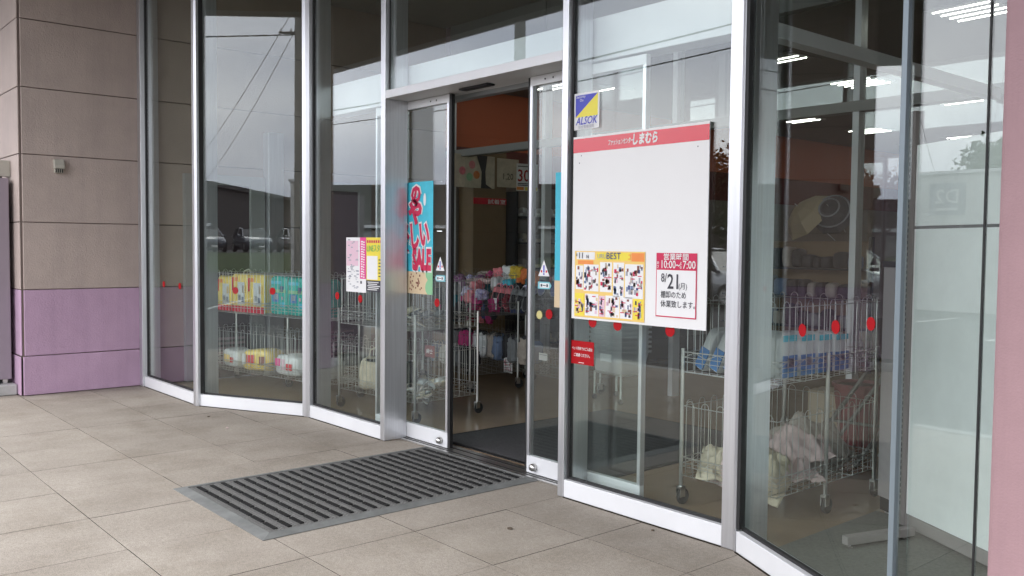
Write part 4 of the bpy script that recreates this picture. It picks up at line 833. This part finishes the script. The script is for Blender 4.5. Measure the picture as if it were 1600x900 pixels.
# ------------------------------------------------------------------ other fittings in the vestibule and shop
st = onZ(970, 628, .006); st = Vector((-5.62, 6.12, .006))
def basket_mesh():
    b = MB(); w, d, h = .46, .32, .21; w2, d2 = .38, .25
    def ring(q, z): return [(-q[0] / 2, -q[1] / 2, z), (q[0] / 2, -q[1] / 2, z), (q[0] / 2, q[1] / 2, z), (-q[0] / 2, q[1] / 2, z)]
    b.add(ring((w2, d2), 0) + ring((w, d), h) + ring((w + .03, d + .03), h) + ring((w + .03, d + .03), h - .018) + ring((w - .006, d - .006), h) + ring((w2 - .006, d2 - .006), .006),
          [(3, 2, 1, 0)] + [(a, (a + 1) % 4, 4 + (a + 1) % 4, 4 + a) for a in range(4)] + [(12 + a, 12 + (a + 1) % 4, 8 + (a + 1) % 4, 8 + a) for a in range(4)] + [(8 + a, 8 + (a + 1) % 4, 16 + (a + 1) % 4, 16 + a) for a in range(4)] + [(16 + a, 16 + (a + 1) % 4, 20 + (a + 1) % 4, 20 + a) for a in range(4)] + [(20, 21, 22, 23)])
    return b.mesh('basket_body')
bme = basket_mesh(); bme.materials.append(M['grey_plastic'])
bs = thing('basket_stand', 'low wheeled steel stand under the stacked grey baskets', 'stand', st, R(-8))
fb = MB()
for x in (-.19, .19):
    for y in (-.13, .13): fb.tube([(x, y, .05), (x, y, .26)], .011, 6)
for y in (-.13, .13): fb.tube([(-.19, y, .26), (.19, y, .26)], .011, 6)
for x in (-.19, .19): fb.tube([(x, -.13, .26), (x, .13, .26)], .011, 6)
obj('frame', fb, M['chrome'], bs)
for x in (-.19, .19):
    for y in (-.13, .13): obj('wheel', MB().lathe([(.024, -.01), (.026, 0), (.024, .01)], 10, Matrix.Translation((x, y, .026)) @ Matrix.Rotation(R(90), 4, 'Y')), M['tyre'], bs)
for k in range(11):
    lab = 'grey shopping basket, bottom of the stack on its stand' if k == 0 else ('grey shopping basket, top of the stack' if k == 10 else 'grey shopping basket nested within the stack behind the glass')
    t = thing('shopping_basket', lab, 'basket', (st.x, st.y,   .275 + .044 * k), R(-8), 'stacked grey shopping baskets'); obj('basket_body', bme, None, t)
    if k == 0:
        obj('label_plate', MB().box(-.08, .08, -.158, -.15, .10, .17), M['paper'], t)
    for sgn in (-1, 1): obj('handle', MB().tube([(-.12, sgn * .165, .20), (0, sgn * .172, .205), (.12, sgn * .165, .20)], .006, 5), M['chrome'], t)
# taupe cabinet
kc = onZ(1370, 800, .006); kb_ = thing('taupe_cabinet', 'narrow taupe cabinet with black top and black base behind the glass', 'cabinet', (kc.x, kc.y, .006), R(-27))
obj('body', MB().box(0, .50, 0, .30, .092, 1.32), M['cabinet_grey'], kb_, bevel=.004); obj('top', MB().box(-.006, .506, -.006, .306, 1.32, 1.352), M['black'], kb_, bevel=.003); obj('base', MB().box(.01, .49, .01, .29, .02, .092), M['black'], kb_)
for x in (.04, .46): obj('foot', MB().lathe([(.018, 0), (.018, .015)], 10, Matrix.Translation((x, .04, .004))), M['steel'], kb_)
# white display panel parallel to the right angled glass
d0 = onZ(1411, 826, .006); d1 = onZ(1540, 890, .006); an = math.atan2(d1.y - d0.y, d1.x - d0.x)
dp = thing('display_panel', 'tall white marbled display backing with slotted edge behind the corner glass', 'display', (d0.x, d0.y, .006), an)
for k in range(3): obj('marble_panel', MB().box(.02 + k * .75, .02 + (k + 1) * .75 - .004, 0, .02, .085, 1.515), M['marble'], dp, bevel=.001); obj('marble_panel', MB().box(.02 + k * .75, .02 + (k + 1) * .75 - .004, 0, .02, 1.53, 1.93), M['marble'], dp, bevel=.001)
obj('base_strip', MB().box(.0, 2.3, -.004, .028, .02, .083), M['taupe'], dp)
obj('upright', MB().box(-.045, .016, -.008, .04, .02, 2.1), M['taupe'], dp)
sl2 = MB()
for k in range(62): sl2.box(-.026, -.018, -.0095, -.007, .12 + k * .03, .138 + k * .03)
so2 = obj('upright_slot', sl2, M['gasket'], dp); so2['kind'] = 'stuff'
f_ = onZ(1320, 850, .03); f2 = onZ(1400, 838, .03); ft = thing('fixture_foot', 'grey metal display foot lying on the floor inside the corner glass', 'stand', (f_.x, f_.y, .006), math.atan2(f2.y - f_.y, f2.x - f_.x))
obj('foot_bar', MB().box(0, .42, -.02, .02, .02, .062), M['taupe'], ft, bevel=.003); obj('leveller', MB().lathe([(.014, 0), (.014, .006), (.005, .008), (.005, .02)], 10, Matrix.Translation((.03, 0, 0))), M['steel'], ft); obj('leveller', MB().lathe([(.014, 0), (.014, .006), (.005, .008), (.005, .02)], 10, Matrix.Translation((.38, 0, 0))), M['steel'], ft)
struct(obj('entry_carpet', MB().prism([(-2.36, 3.60), (-1.5, 3.12), (-.05, 3.12), (-.05, 4.6), (-2.36, 4.62)], .007, .012), mat('grey_green_carpet', (.15, .15, .13), .95, var=.25, vscale=60)))
for (x, y, m_, lab, w_, h_) in ((-3.55, 6.3, 'carton', 'beige carton standing on the floor beyond the cart post', .34, .34),):
    t = thing('carton', lab, 'box', (x, y, .006), .2); obj('box_body', MB().box(-w_ / 2, w_ / 2, -.15, .15, 0, h_), M[m_], t, bevel=.006); obj('box_flap', MB().box(-w_ / 2, w_ / 2, -.15, 0, h_, h_ + .006), M[m_], t)
for k in range(3):
    t = thing('red_bin', ['dull red bin left of the slanted rails', 'dull red bin between the slanted rails', 'dull red bin right of the slanted rails'][k], 'bin', (-3.30 + .42 * k, 6.15 + .1 * k, .006), .1); obj('bin_body', MB().lathe([(.13, 0), (.17, .42), (.18, .42), (.18, .44), (.16, .44), (.12, .02)], 20), M['red_plastic'], t, smooth=False); obj('bin_rim', MB().lathe([(.184, .425), (.184, .445), (.178, .445), (.178, .425)], 20), M['red_plastic'], t)
sr = thing('slanted_rack', 'steel rack with slanted tubular rails behind the right cart', 'rack', (-2.9, 5.4, .006), R(6))
for k in range(2): obj('rail', MB().tube([(-.35 + .34 * k, 0, .02), (.12 + .34 * k, 0, .74)], .014, 8), M['shaded_wire'], sr); obj('rail', MB().tube([(-.35 + .34 * k, .4, .02), (.12 + .34 * k, .4, .74)], .014, 8), M['shaded_wire'], sr)
obj('crossbar', MB().tube([(-.2, 0, .3), (.5, 0, .3)], .01, 6), M['shaded_wire'], sr); obj('crossbar', MB().tube([(.12, 0, .74), (.12, .4, .74)], .01, 6), M['shaded_wire'], sr)
# umbrellas on show
def umbrella(loc, rx, ry, m1, m2, label, r=.5):
    t = thing('umbrella', label, 'umbrella', loc); t.rotation_euler = (rx, ry, 0)
    prof = [(.01, .0), (r * .35, -.03), (r * .7, -.11), (r, -.26)]
    vs = [(0, 0, 0)]; n = 8
    for (q, z) in prof[1:]:
        for k in range(n): a = 2 * math.pi * k / n; vs.append((q * math.cos(a), q * math.sin(a), z))
    for k in range(n):
        fs = [(0, 1 + k, 1 + (k + 1) % n)] + [(1 + (s_) * n + k, 1 + (s_ + 1) * n + k, 1 + (s_ + 1) * n + (k + 1) % n, 1 + s_ * n + (k + 1) % n) for s_ in range(2)]
        used = sorted({i for f in fs for i in f}); mpd = {i: j for j, i in enumerate(used)}
        obj('panel', MB().add([vs[i] for i in used], [tuple(mpd[i] for i in f) for f in fs]), M[m1], t)
    if m2:
        b = MB()
        for q, z in ((r * .45, -.046), (r * .8, -.155)): b.tube([(q * math.cos(a * math.pi / 12), q * math.sin(a * math.pi / 12), z + .01) for a in range(25)], .012, 5)
        obj('ring_stripe', b, M[m2], t)
    obj('shaft', MB().tube([(0, 0, .05), (0, 0, -.75)], .006, 6), M['steel'], t)
def shop_at(x, y, dist): d = ray(x, y); d = d.normalized(); return EYE + d * dist
umbrella(shop_at(1246, 322, 13.2), R(42), R(-32), 'umbrella_beige', None, 'open beige umbrella displayed deep in the shop', .40)
umbrella(shop_at(1294, 322, 12.9), R(62), R(18), 'umbrella_dark', 'grey_ink', 'open dark umbrella with pale rings displayed deep in the shop', .30)
# shelving and shoe racks
def rack(x, y, L, H, rz, label, ms, nsh=5, items='shoe'):
    t = thing('shoe_rack', label, 'rack', (x, y, .006), rz)
    for q in (0, L): obj('upright', MB().box(q - .015, q + .015, 0, .36, 0, H), M['dark_cloth'], t)
    obj('back_panel', MB().box(.015, L - .015, .345, .36, 0, H), M['store_wall'], t)
    bpy.context.view_layer.update()
    for k in range(nsh):
        z = .12 + k * (H - .25) / (nsh - .4); obj('shelf_board', MB().box(.015, L - .015, .04, .34, z, z + .018), M['dark_cloth'], t)
        n = int(L / .15); b = {}
        for q in range(n):
            s_ = thing('shelf_shoe', 'small dim shoe on ' + label.split(' with')[0], 'shoe', t.matrix_basis @ Vector((.1 + q * (L - .2) / max(1, n - 1), .14, z + .02)), rz - R(90), 'shoes on ' + label); m1, m2 = rng.choice(ms), rng.choice(ms)
            obj('shoe_body', SHOE[m1], None, s_)
SHOE = {}
for m_ in ('dark_cloth', 'grey_cloth', 'beige_cloth', 'white_pack', 'denim', 'magenta_cloth', 'brown_booth', 'cream'):
    b = MB(); b.pillow(.24, .085, .05, .6, 14, 8); b.pillow(.13, .08, .11, .6, 12, 8, 0, 0, Matrix.Translation((-.05, 0, .01))); me = b.mesh('shoe_body'); me.materials.append(M[m_]); SHOE[m_] = me
rack(-8.66, 7.50, 1.9, 2.1, R(90), 'tall shoe rack with rows of dim shoes beyond the fitting room', ['grey_cloth', 'beige_cloth', 'white_pack', 'dark_cloth', 'cream'], 6)
for (x, y, rz, lab) in ((-6.9, 9.4, R(0), 'dark shop gondola in the aisle behind the umbrellas'), (-6.0, 12.6, R(4), 'dark shop gondola deep behind the beige umbrella'), (-3.6, 9.2, R(0), 'dark shop gondola behind the taupe cabinet')):
    t = thing('gondola', lab, 'shelving', (x, y, .006), rz); L = 1.8
    obj('back_panel', MB().box(0, L, .3, .33, 0, 1.5), M['brown_booth'], t)
    for k in range(4):
        z = .15 + .34 * k; obj('shelf_board', MB().box(0, L, 0, .3, z, z + .02), M['dark_cloth'], t)
    for q in (0, L): obj('upright', MB().box(q - .02, q + .02, .28, .34, 0, 1.55), M['dark_cloth'], t)
    for k in range(4):
        z = .17 + .34 * k; q = .08
        while q < L - .12:
            w_ = rng.uniform(.07, .17); h_ = rng.uniform(.12, .25)
            s_ = tag(obj('garment_bundle', MB().pillow(w_, .2, h_, .4, 12, 8, .06, rng.randrange(99)), M[rng.choice(['dark_cloth', 'grey_cloth', 'beige_cloth', 'denim', 'dark_cloth', 'dark_cloth', 'dark_cloth', 'grey_cloth'])], smooth=True), 'dim folded goods stacked on ' + lab, 'clothing', 'goods on ' + lab)
            s_.location = t.matrix_basis @ Vector((q + w_ / 2, .14, z)); q += w_ + .02
# ceiling fixtures: groups of bare tubes, four added to brighten the shop
for k, (x, y, L, n, lab) in enumerate(((-5.5, 10.1, 1.2, 4, 'bright tube fixture in the middle of the shop ceiling'), (-7.7, 12.3, 1.2, 4, 'tube fixture above the beige umbrella'), (-7.6, 14.3, 1.2, 4, 'tube fixture behind the middle one'), (-8.0, 16.8, 1.0, 3, 'small far tube fixture over the orange wall'), (-7.4, 19.2, 1.2, 3, 'farthest tube fixture near the back'), (-3.25, 7.75, 1.1, 4, 'big near tube fixture seen at the upper right'), (-5.3, 12.2, 1.2, 4, 'tube fixture above the white display panel'), (-6.9, 16.3, 1.2, 3, 'small tube fixture over the marbled panel'), (-7.9, 8.27, .8, 1, 'tube fixture seen beside the security sticker'), (-8.2, 7.55, 1.2, 4, 'tube fixture added to light the hanging discount sign'), (-5.4, 8.3, 1.2, 2, 'tube fixture seen by the rightmost mullion'), (-3.4, 11.0, 1.2, 4, 'unseen tube fixture added beyond the corner glass to brighten the shop'), (-1.2, 9.5, 1.2, 4, 'unseen tube fixture added at the right of the shop to brighten it'), (-1.2, 14.5, 1.2, 4, 'unseen tube fixture added at the right rear of the shop to brighten it'))):
    t = thing('ceiling_light', lab, 'light', (x, y, 3.395), R(-4)); L *= .42; obj('tray', MB().box(-L / 2 - .03, L / 2 + .03, -.30, .30, -.015, 0), M['ceil_store'], t)
    for q in range(n): obj('lamp_tube', MB().tube([(-L / 2, (q - (n - 1) / 2) * .14, -.02), (L / 2, (q - (n - 1) / 2) * .14, -.02)], .0055, 8), M['tube'], t)

# ------------------------------------------------------------------ what the glass mirrors: car park, cars, wires, trees, buildings
struct(obj('raised_lot', MB().box(-120, 60, -160, -42, -.13, .85), M['asphalt']))
vg = MB().add([(-120, -38, -.125), (60, -38, -.125), (60, -42.0, .86), (-120, -42.0, .86), (-120, -42.5, .86), (60, -42.5, .86)], [(0, 1, 2, 3), (3, 2, 5, 4)])
o = obj('grass_verge', vg, M['grass']); o['kind'] = 'stuff'; tag(o, 'grassy bank in front of the raised car park', 'grass')
for k in range(8): struct(obj('parking_line', MB().box(-22 + 2.6 * k, -21.9 + 2.6 * k, -15, -10, -.128, -.122), M['paint_white']))
wh = thing('warehouse', 'long dark warehouse with a pale stripe across the car park', 'building', (-40, -60, .85)); g = (-40, -60, .85)
fp = [(-68, -28), (-26, -61), (-24, -96), (-80, -96)]
obj('wall', MB().prism(fp, .86, 5.9), M['far_wall'], wh, g); obj('roof_edge', MB().prism([(-68.6, -27.6), (-25.6, -60.6), (-23.6, -96.5), (-80.5, -96.5)], 5.9, 6.25), M['far_wall'], wh, g)
obj('pale_stripe', MB().beam((-68, -28), (-26, -61), .5, 2.75, 3.0, .02), M['white_metal'], wh, g)
for k in range(7):
    p = Vector((-64, -31.2)).lerp(Vector((-29, -58.7)), k / 6); q = p + Vector((2.4, -1.886))
    obj('shutter_door', MB().beam(p, q, .08, .87, 2.5, .01), M['grey_panel'], wh, g)
def make_car(paint, label, loc, rz, Lc=4.2, Hc=1.5, group=None):
    t = thing('parked_car', label, 'car', loc, rz, group); s_ = Lc / 4.2; hh = Hc / 1.5
    st_ = [(-2.1, .45, .70, .62), (-2.02, .30, .92, .76), (-1.55, .24, .98, .83), (-.6, .22, .97, .85), (.55, .22, .97, .85), (1.1, .22, .95, .84), (1.75, .25, .86, .80), (2.05, .32, .72, .66), (2.1, .42, .6, .55)]
    def loft(sts):
        b = MB(); vs = []
        for (x, z0, z1, w_) in sts:
            x *= s_; z0 *= hh; z1 *= hh
            vs += [(x, -w_ * .86, z0), (x, -w_, z0 + (z1 - z0) * .35), (x, -w_ * .97, z0 + (z1 - z0) * .8), (x, -w_ * .86, z1), (x, w_ * .86, z1), (x, w_ * .97, z0 + (z1 - z0) * .8), (x, w_, z0 + (z1 - z0) * .35), (x, w_ * .86, z0)]
        k = len(sts); fs = [(i * 8 + j, i * 8 + (j + 1) % 8, (i + 1) * 8 + (j + 1) % 8, (i + 1) * 8 + j) for i in range(k - 1) for j in range(8)]
        return b.add(vs, fs + [tuple(range(7, -1, -1)), tuple(range((k - 1) * 8, k * 8))])
    obj('body', loft(st_), M[paint], t, smooth=True)
    def cabin(sc, dz):
        b = MB(); vs = []
        for (x, z, w_) in ((-1.85, .95, .74), (-1.45, 1.42, .60), (-.6, 1.5, .60), (.1, 1.47, .60), (.95, .95, .74)):
            vs += [(x * s_ * sc, -w_ * sc, z * hh - dz), (x * s_ * sc, w_ * sc, z * hh - dz), (x * s_ * sc, w_ * 1.12 * sc, .93 * hh), (x * s_ * sc, -w_ * 1.12 * sc, .93 * hh)]
        return b.add(vs, [(i * 4 + j, i * 4 + (j + 1) % 4, (i + 1) * 4 + (j + 1) % 4, (i + 1) * 4 + j) for i in range(4) for j in range(4)])
    obj('windows', cabin(.985, .012), M['car_glass'], t)
    rf_ = MB(); rf_.add([(x * s_, y, z * hh) for (x, z) in ((-1.47, 1.425), (-.6, 1.507), (.1, 1.477)) for y in (-.61, .61)], [(0, 2, 3, 1), (2, 4, 5, 3)])
    for sg_ in (-1, 1):
        for (a, b_) in (((-1.85, .95, .78), (-1.45, 1.43, .63)), ((.1, 1.47, .63), (.95, .95, .80)), ((-.5, .95, .84), (-.5, 1.50, .63)), ((-1.45, 1.43, .62), (-.6, 1.505, .62)), ((-.6, 1.505, .62), (.1, 1.475, .62))): rf_.tube([(a[0] * s_, sg_ * a[2], a[1] * hh), (b_[0] * s_, sg_ * b_[2], b_[1] * hh)], .035, 5)
    obj('roof', rf_, M[paint], t)
    for x in (-1.32, 1.32):
        for sg_ in (-1, 1):
            wm = obj('wheel', MB().lathe([(.2, -.1), (.30, -.1), (.32, -.06), (.32, .06), (.30, .1), (.2, .1)], 20, Matrix.Translation((x * s_, sg_ * .76, .32)) @ Matrix.Rotation(R(90), 4, 'X')), M['tyre'], t)
            obj('rim', MB().lathe([(.19, -.105), (.2, 0), (.19, .105)], 14, Matrix.Translation((x * s_, sg_ * .76, .32)) @ Matrix.Rotation(R(90), 4, 'X')), M['steel'], wm)
    obj('grille', MB().box(2.06 * s_, 2.112 * s_, -.36, .36, .46 * hh, .58 * hh), M['gasket'], t); obj('number_plate', MB().box(2.10 * s_, 2.125 * s_, -.17, .17, .33, .43), M['paper'], t); obj('bumper_intake', MB().box(2.0 * s_, 2.09 * s_, -.55, .55, .26, .33), M['gasket'], t)
    for sg_ in (-1, 1): obj('side_mirror', MB().pillow(.12, .2, .14, .5, 10, 6, 0, 0, Matrix.Translation((.62 * s_, sg_ * .92, .95 * hh))), M[paint], t, smooth=True)
    for sg_ in (-1, 1): obj('door_line', MB().box(.28 * s_, .295 * s_, sg_ * .842, sg_ * .853, .35, .93 * hh).box(-.62 * s_, -.605 * s_, sg_ * .842, sg_ * .855, .35, .93 * hh), M['gasket'], t)
    for sg_ in (-1, 1): obj('headlight', MB().pillow(.2, .3, .14, .5, 12, 8, 0, 0, Matrix.Translation((1.93 * s_, sg_ * .56, .62 * hh))), M['lens'], t, smooth=True)
    return t
make_car('car_silver', 'silver parked car on the near side of the car park', (-14.6, -13.0, -.13), R(25), 4.4, 1.5)
make_car('car_white', 'white parked car farther across the asphalt', (-27.5, -29.5, -.13), R(15), 4.2, 1.5)
rowc = [('car_silver', 'pale car at the left end of the raised row'), ('car_dark', 'dark car second in the raised row'), ('car_dark', 'dark car third in the raised row'), ('car_silver', 'silver car fourth in the raised row'), ('car_dark', 'dark car fifth in the raised row'), ('car_white', 'white car at the right end of the raised row')]
for k, (m_, lab) in enumerate(rowc): make_car(m_, lab, (-24.5 + 2.75 * k, -45.6 - .2 * k, .86), R(62), 4.3, 1.5, None)
def pole(x, y, h, label, arms=2, r=.14, z0=-.13):
    t = thing('utility_pole', label, 'pole', (x, y, z0)); obj('shaft', MB().tube([(0, 0, 0), (0, 0, h)], [r, r * .72], 12), M['pole'], t)
    for k in range(arms):
        z = h - .35 - .7 * k; obj('crossarm', MB().box(-.5, .5, -.03, .03, z, z + .05), M['wire'], t)
        for q in (-.45, -.2, .2, .45): obj('insulator', MB().lathe([(.02, 0), (.03, .04), (.015, .09)], 8, Matrix.Translation((q, 0, z + .05))), M['white_metal'], t)
    if arms: obj('transformer', MB().lathe([(.2, 0), (.22, .05), (.22, .6), (.18, .66)], 14, Matrix.Translation((.36, 0, h - 2.6))), M['pole'], t, smooth=False)
pole(-9.75, -12.3, 7.9, 'utility pole with crossarms beside the car park'); pole(-12.4, -3.66, 7.0, 'grey utility pole nearest the canopy', 0, .13); pole(-40, -12.5, 7.9, 'utility pole at the far left of the wires'); pole(22, -12, 7.9, 'utility pole at the far right of the wires')
def cable(a, b, sag, lab, r=.018):
    a, b = Vector(a), Vector(b); pts = [a.lerp(b, k / 24) - Vector((0, 0, sag * 4 * (k / 24) * (1 - k / 24))) for k in range(25)]
    tag(obj('overhead_cable', MB().tube(pts, r, 5), M['wire']), lab, 'cable')
for (za, rr, lab) in ((7.35, .026, 'thick overhead cable strung along the poles'), (6.75, .019, 'thin overhead cable below the thick one')):
    cable((-40, -12.4, za), (-9.75, -12.3, za - .05), .35, lab + ' to the left', rr); cable((-9.75, -12.3, za - .05), (22, -12, za), .5, lab + ' to the right', rr)
cable((-9.7, -12.2, 7.6), (-22, -40, 4.4), .5, 'cable falling from the pole toward the raised lot', .009); cable((-9.5, -12.3, 7.5), (-20.6, -40, 4.4), .5, 'second cable falling beside it toward the raised lot', .009)
def tree(x, y, h, r, label, z0=-.13, seed=1, n=2600):
    rg = random.Random(seed); t = thing('leafy_tree', label, 'tree', (x, y, z0))
    tr = MB().tube([(0, 0, 0), (.05, 0, h * .3), (-.03, .04, h * .6), (0, 0, h * .85)], [r * .09, r * .075, r * .05, r * .02], 8); tips = []
    for k in range(9):
        a = rg.uniform(0, 6.28); z = rg.uniform(.3, .65) * h; e_ = Vector((math.cos(a) * r * rg.uniform(.5, .85), math.sin(a) * r * rg.uniform(.5, .85), min(h * .95, z + h * rg.uniform(.12, .3)))); tr.tube([(0, 0, z), (e_.x * .5, e_.y * .5, (z + e_.z) / 2 + .1), e_], [r * .04, r * .025, r * .01], 5); tips.append(e_)
    obj('trunk', tr, M['bark'], t)
    tips += [Vector((rg.uniform(-.3, .3) * r, rg.uniform(-.3, .3) * r, h * rg.uniform(.6, .95))) for _ in range(6)]
    lb = MB(); s_ = .055 * r + .05
    for k in range(n):
        c = rg.choice(tips); d_ = Vector((rg.gauss(0, 1), rg.gauss(0, 1), rg.gauss(0, .75))) * r * .24; p = c + d_
        u = Vector((rg.gauss(0, 1), rg.gauss(0, 1), rg.gauss(0, 1))).normalized(); v_ = u.orthogonal().normalized(); q = s_ * rg.uniform(.6, 1.4)
        lb.add([p - u * q, p + v_ * q * .5, p + u * q, p - v_ * q * .5], [(0, 1, 2, 3)])
    obj('crown', lb, M['leaf'], t)
tree(-10.0, -19.2, 4.3, 1.15, 'small leafy tree behind the white sign wall', seed=2); tree(-35.6, -39.5, 7.0, 3.2, 'broad dark tree before the warehouse', seed=3); tree(-46, -31, 4.9, 2.6, 'dark tree at the left of the car park', seed=4); tree(-31, -45, 6.0, 2.6, 'dark tree beside the broad one', .85, seed=5)
dw = thing('sign_wall', 'low white building front bearing a grey D2 sign', 'building', (-7, -17, -.13), R(180)); 
obj('wall', MB().box(-5, 3.9, 0, .3, 0, 3.45), mat('pale_render', (.62, .62, .61), .7, var=.06), dw, bevel=.01); obj('coping', MB().box(-5.05, 3.95, -.06, .36, 3.45, 3.53), M['white_metal'], dw)
sheet('sign_plate', dw, 2.72, 3.60, 2.42, 3.22, -.02, M['grey_ink'], .018); text('D2', .50, 3.16, 2.72, -.025, M['white'], dw, 'CENTER', .012, 1.0); sheet('sign_line', dw, 2.9, 3.42, 2.54, 2.60, -.024, M['white'], .003)

# ------------------------------------------------------------------ lettering: font outlines become flat meshes
dg = bpy.context.evaluated_depsgraph_get(); dg.update()
for (to, x, z, y, sx, m, parent, rz, name, roll) in TXT:
    me = bpy.data.meshes.new_from_object(to.evaluated_get(dg)); loc = to.location.copy()
    cr, sr_ = math.cos(roll), math.sin(roll)
    for v in me.vertices:
        px_, pz_ = v.co.x * sx, v.co.y
        v.co = (px_ * cr - pz_ * sr_, -v.co.z, px_ * sr_ + pz_ * cr)
    me.materials.clear(); me.materials.append(m)
    o = bpy.data.objects.new(name, me); COL.objects.link(o); o.parent = parent
    o.location = loc if rz else (x, y, z); o.rotation_euler = (0, 0, rz)
    cu = to.data; bpy.data.objects.remove(to); bpy.data.curves.remove(cu)
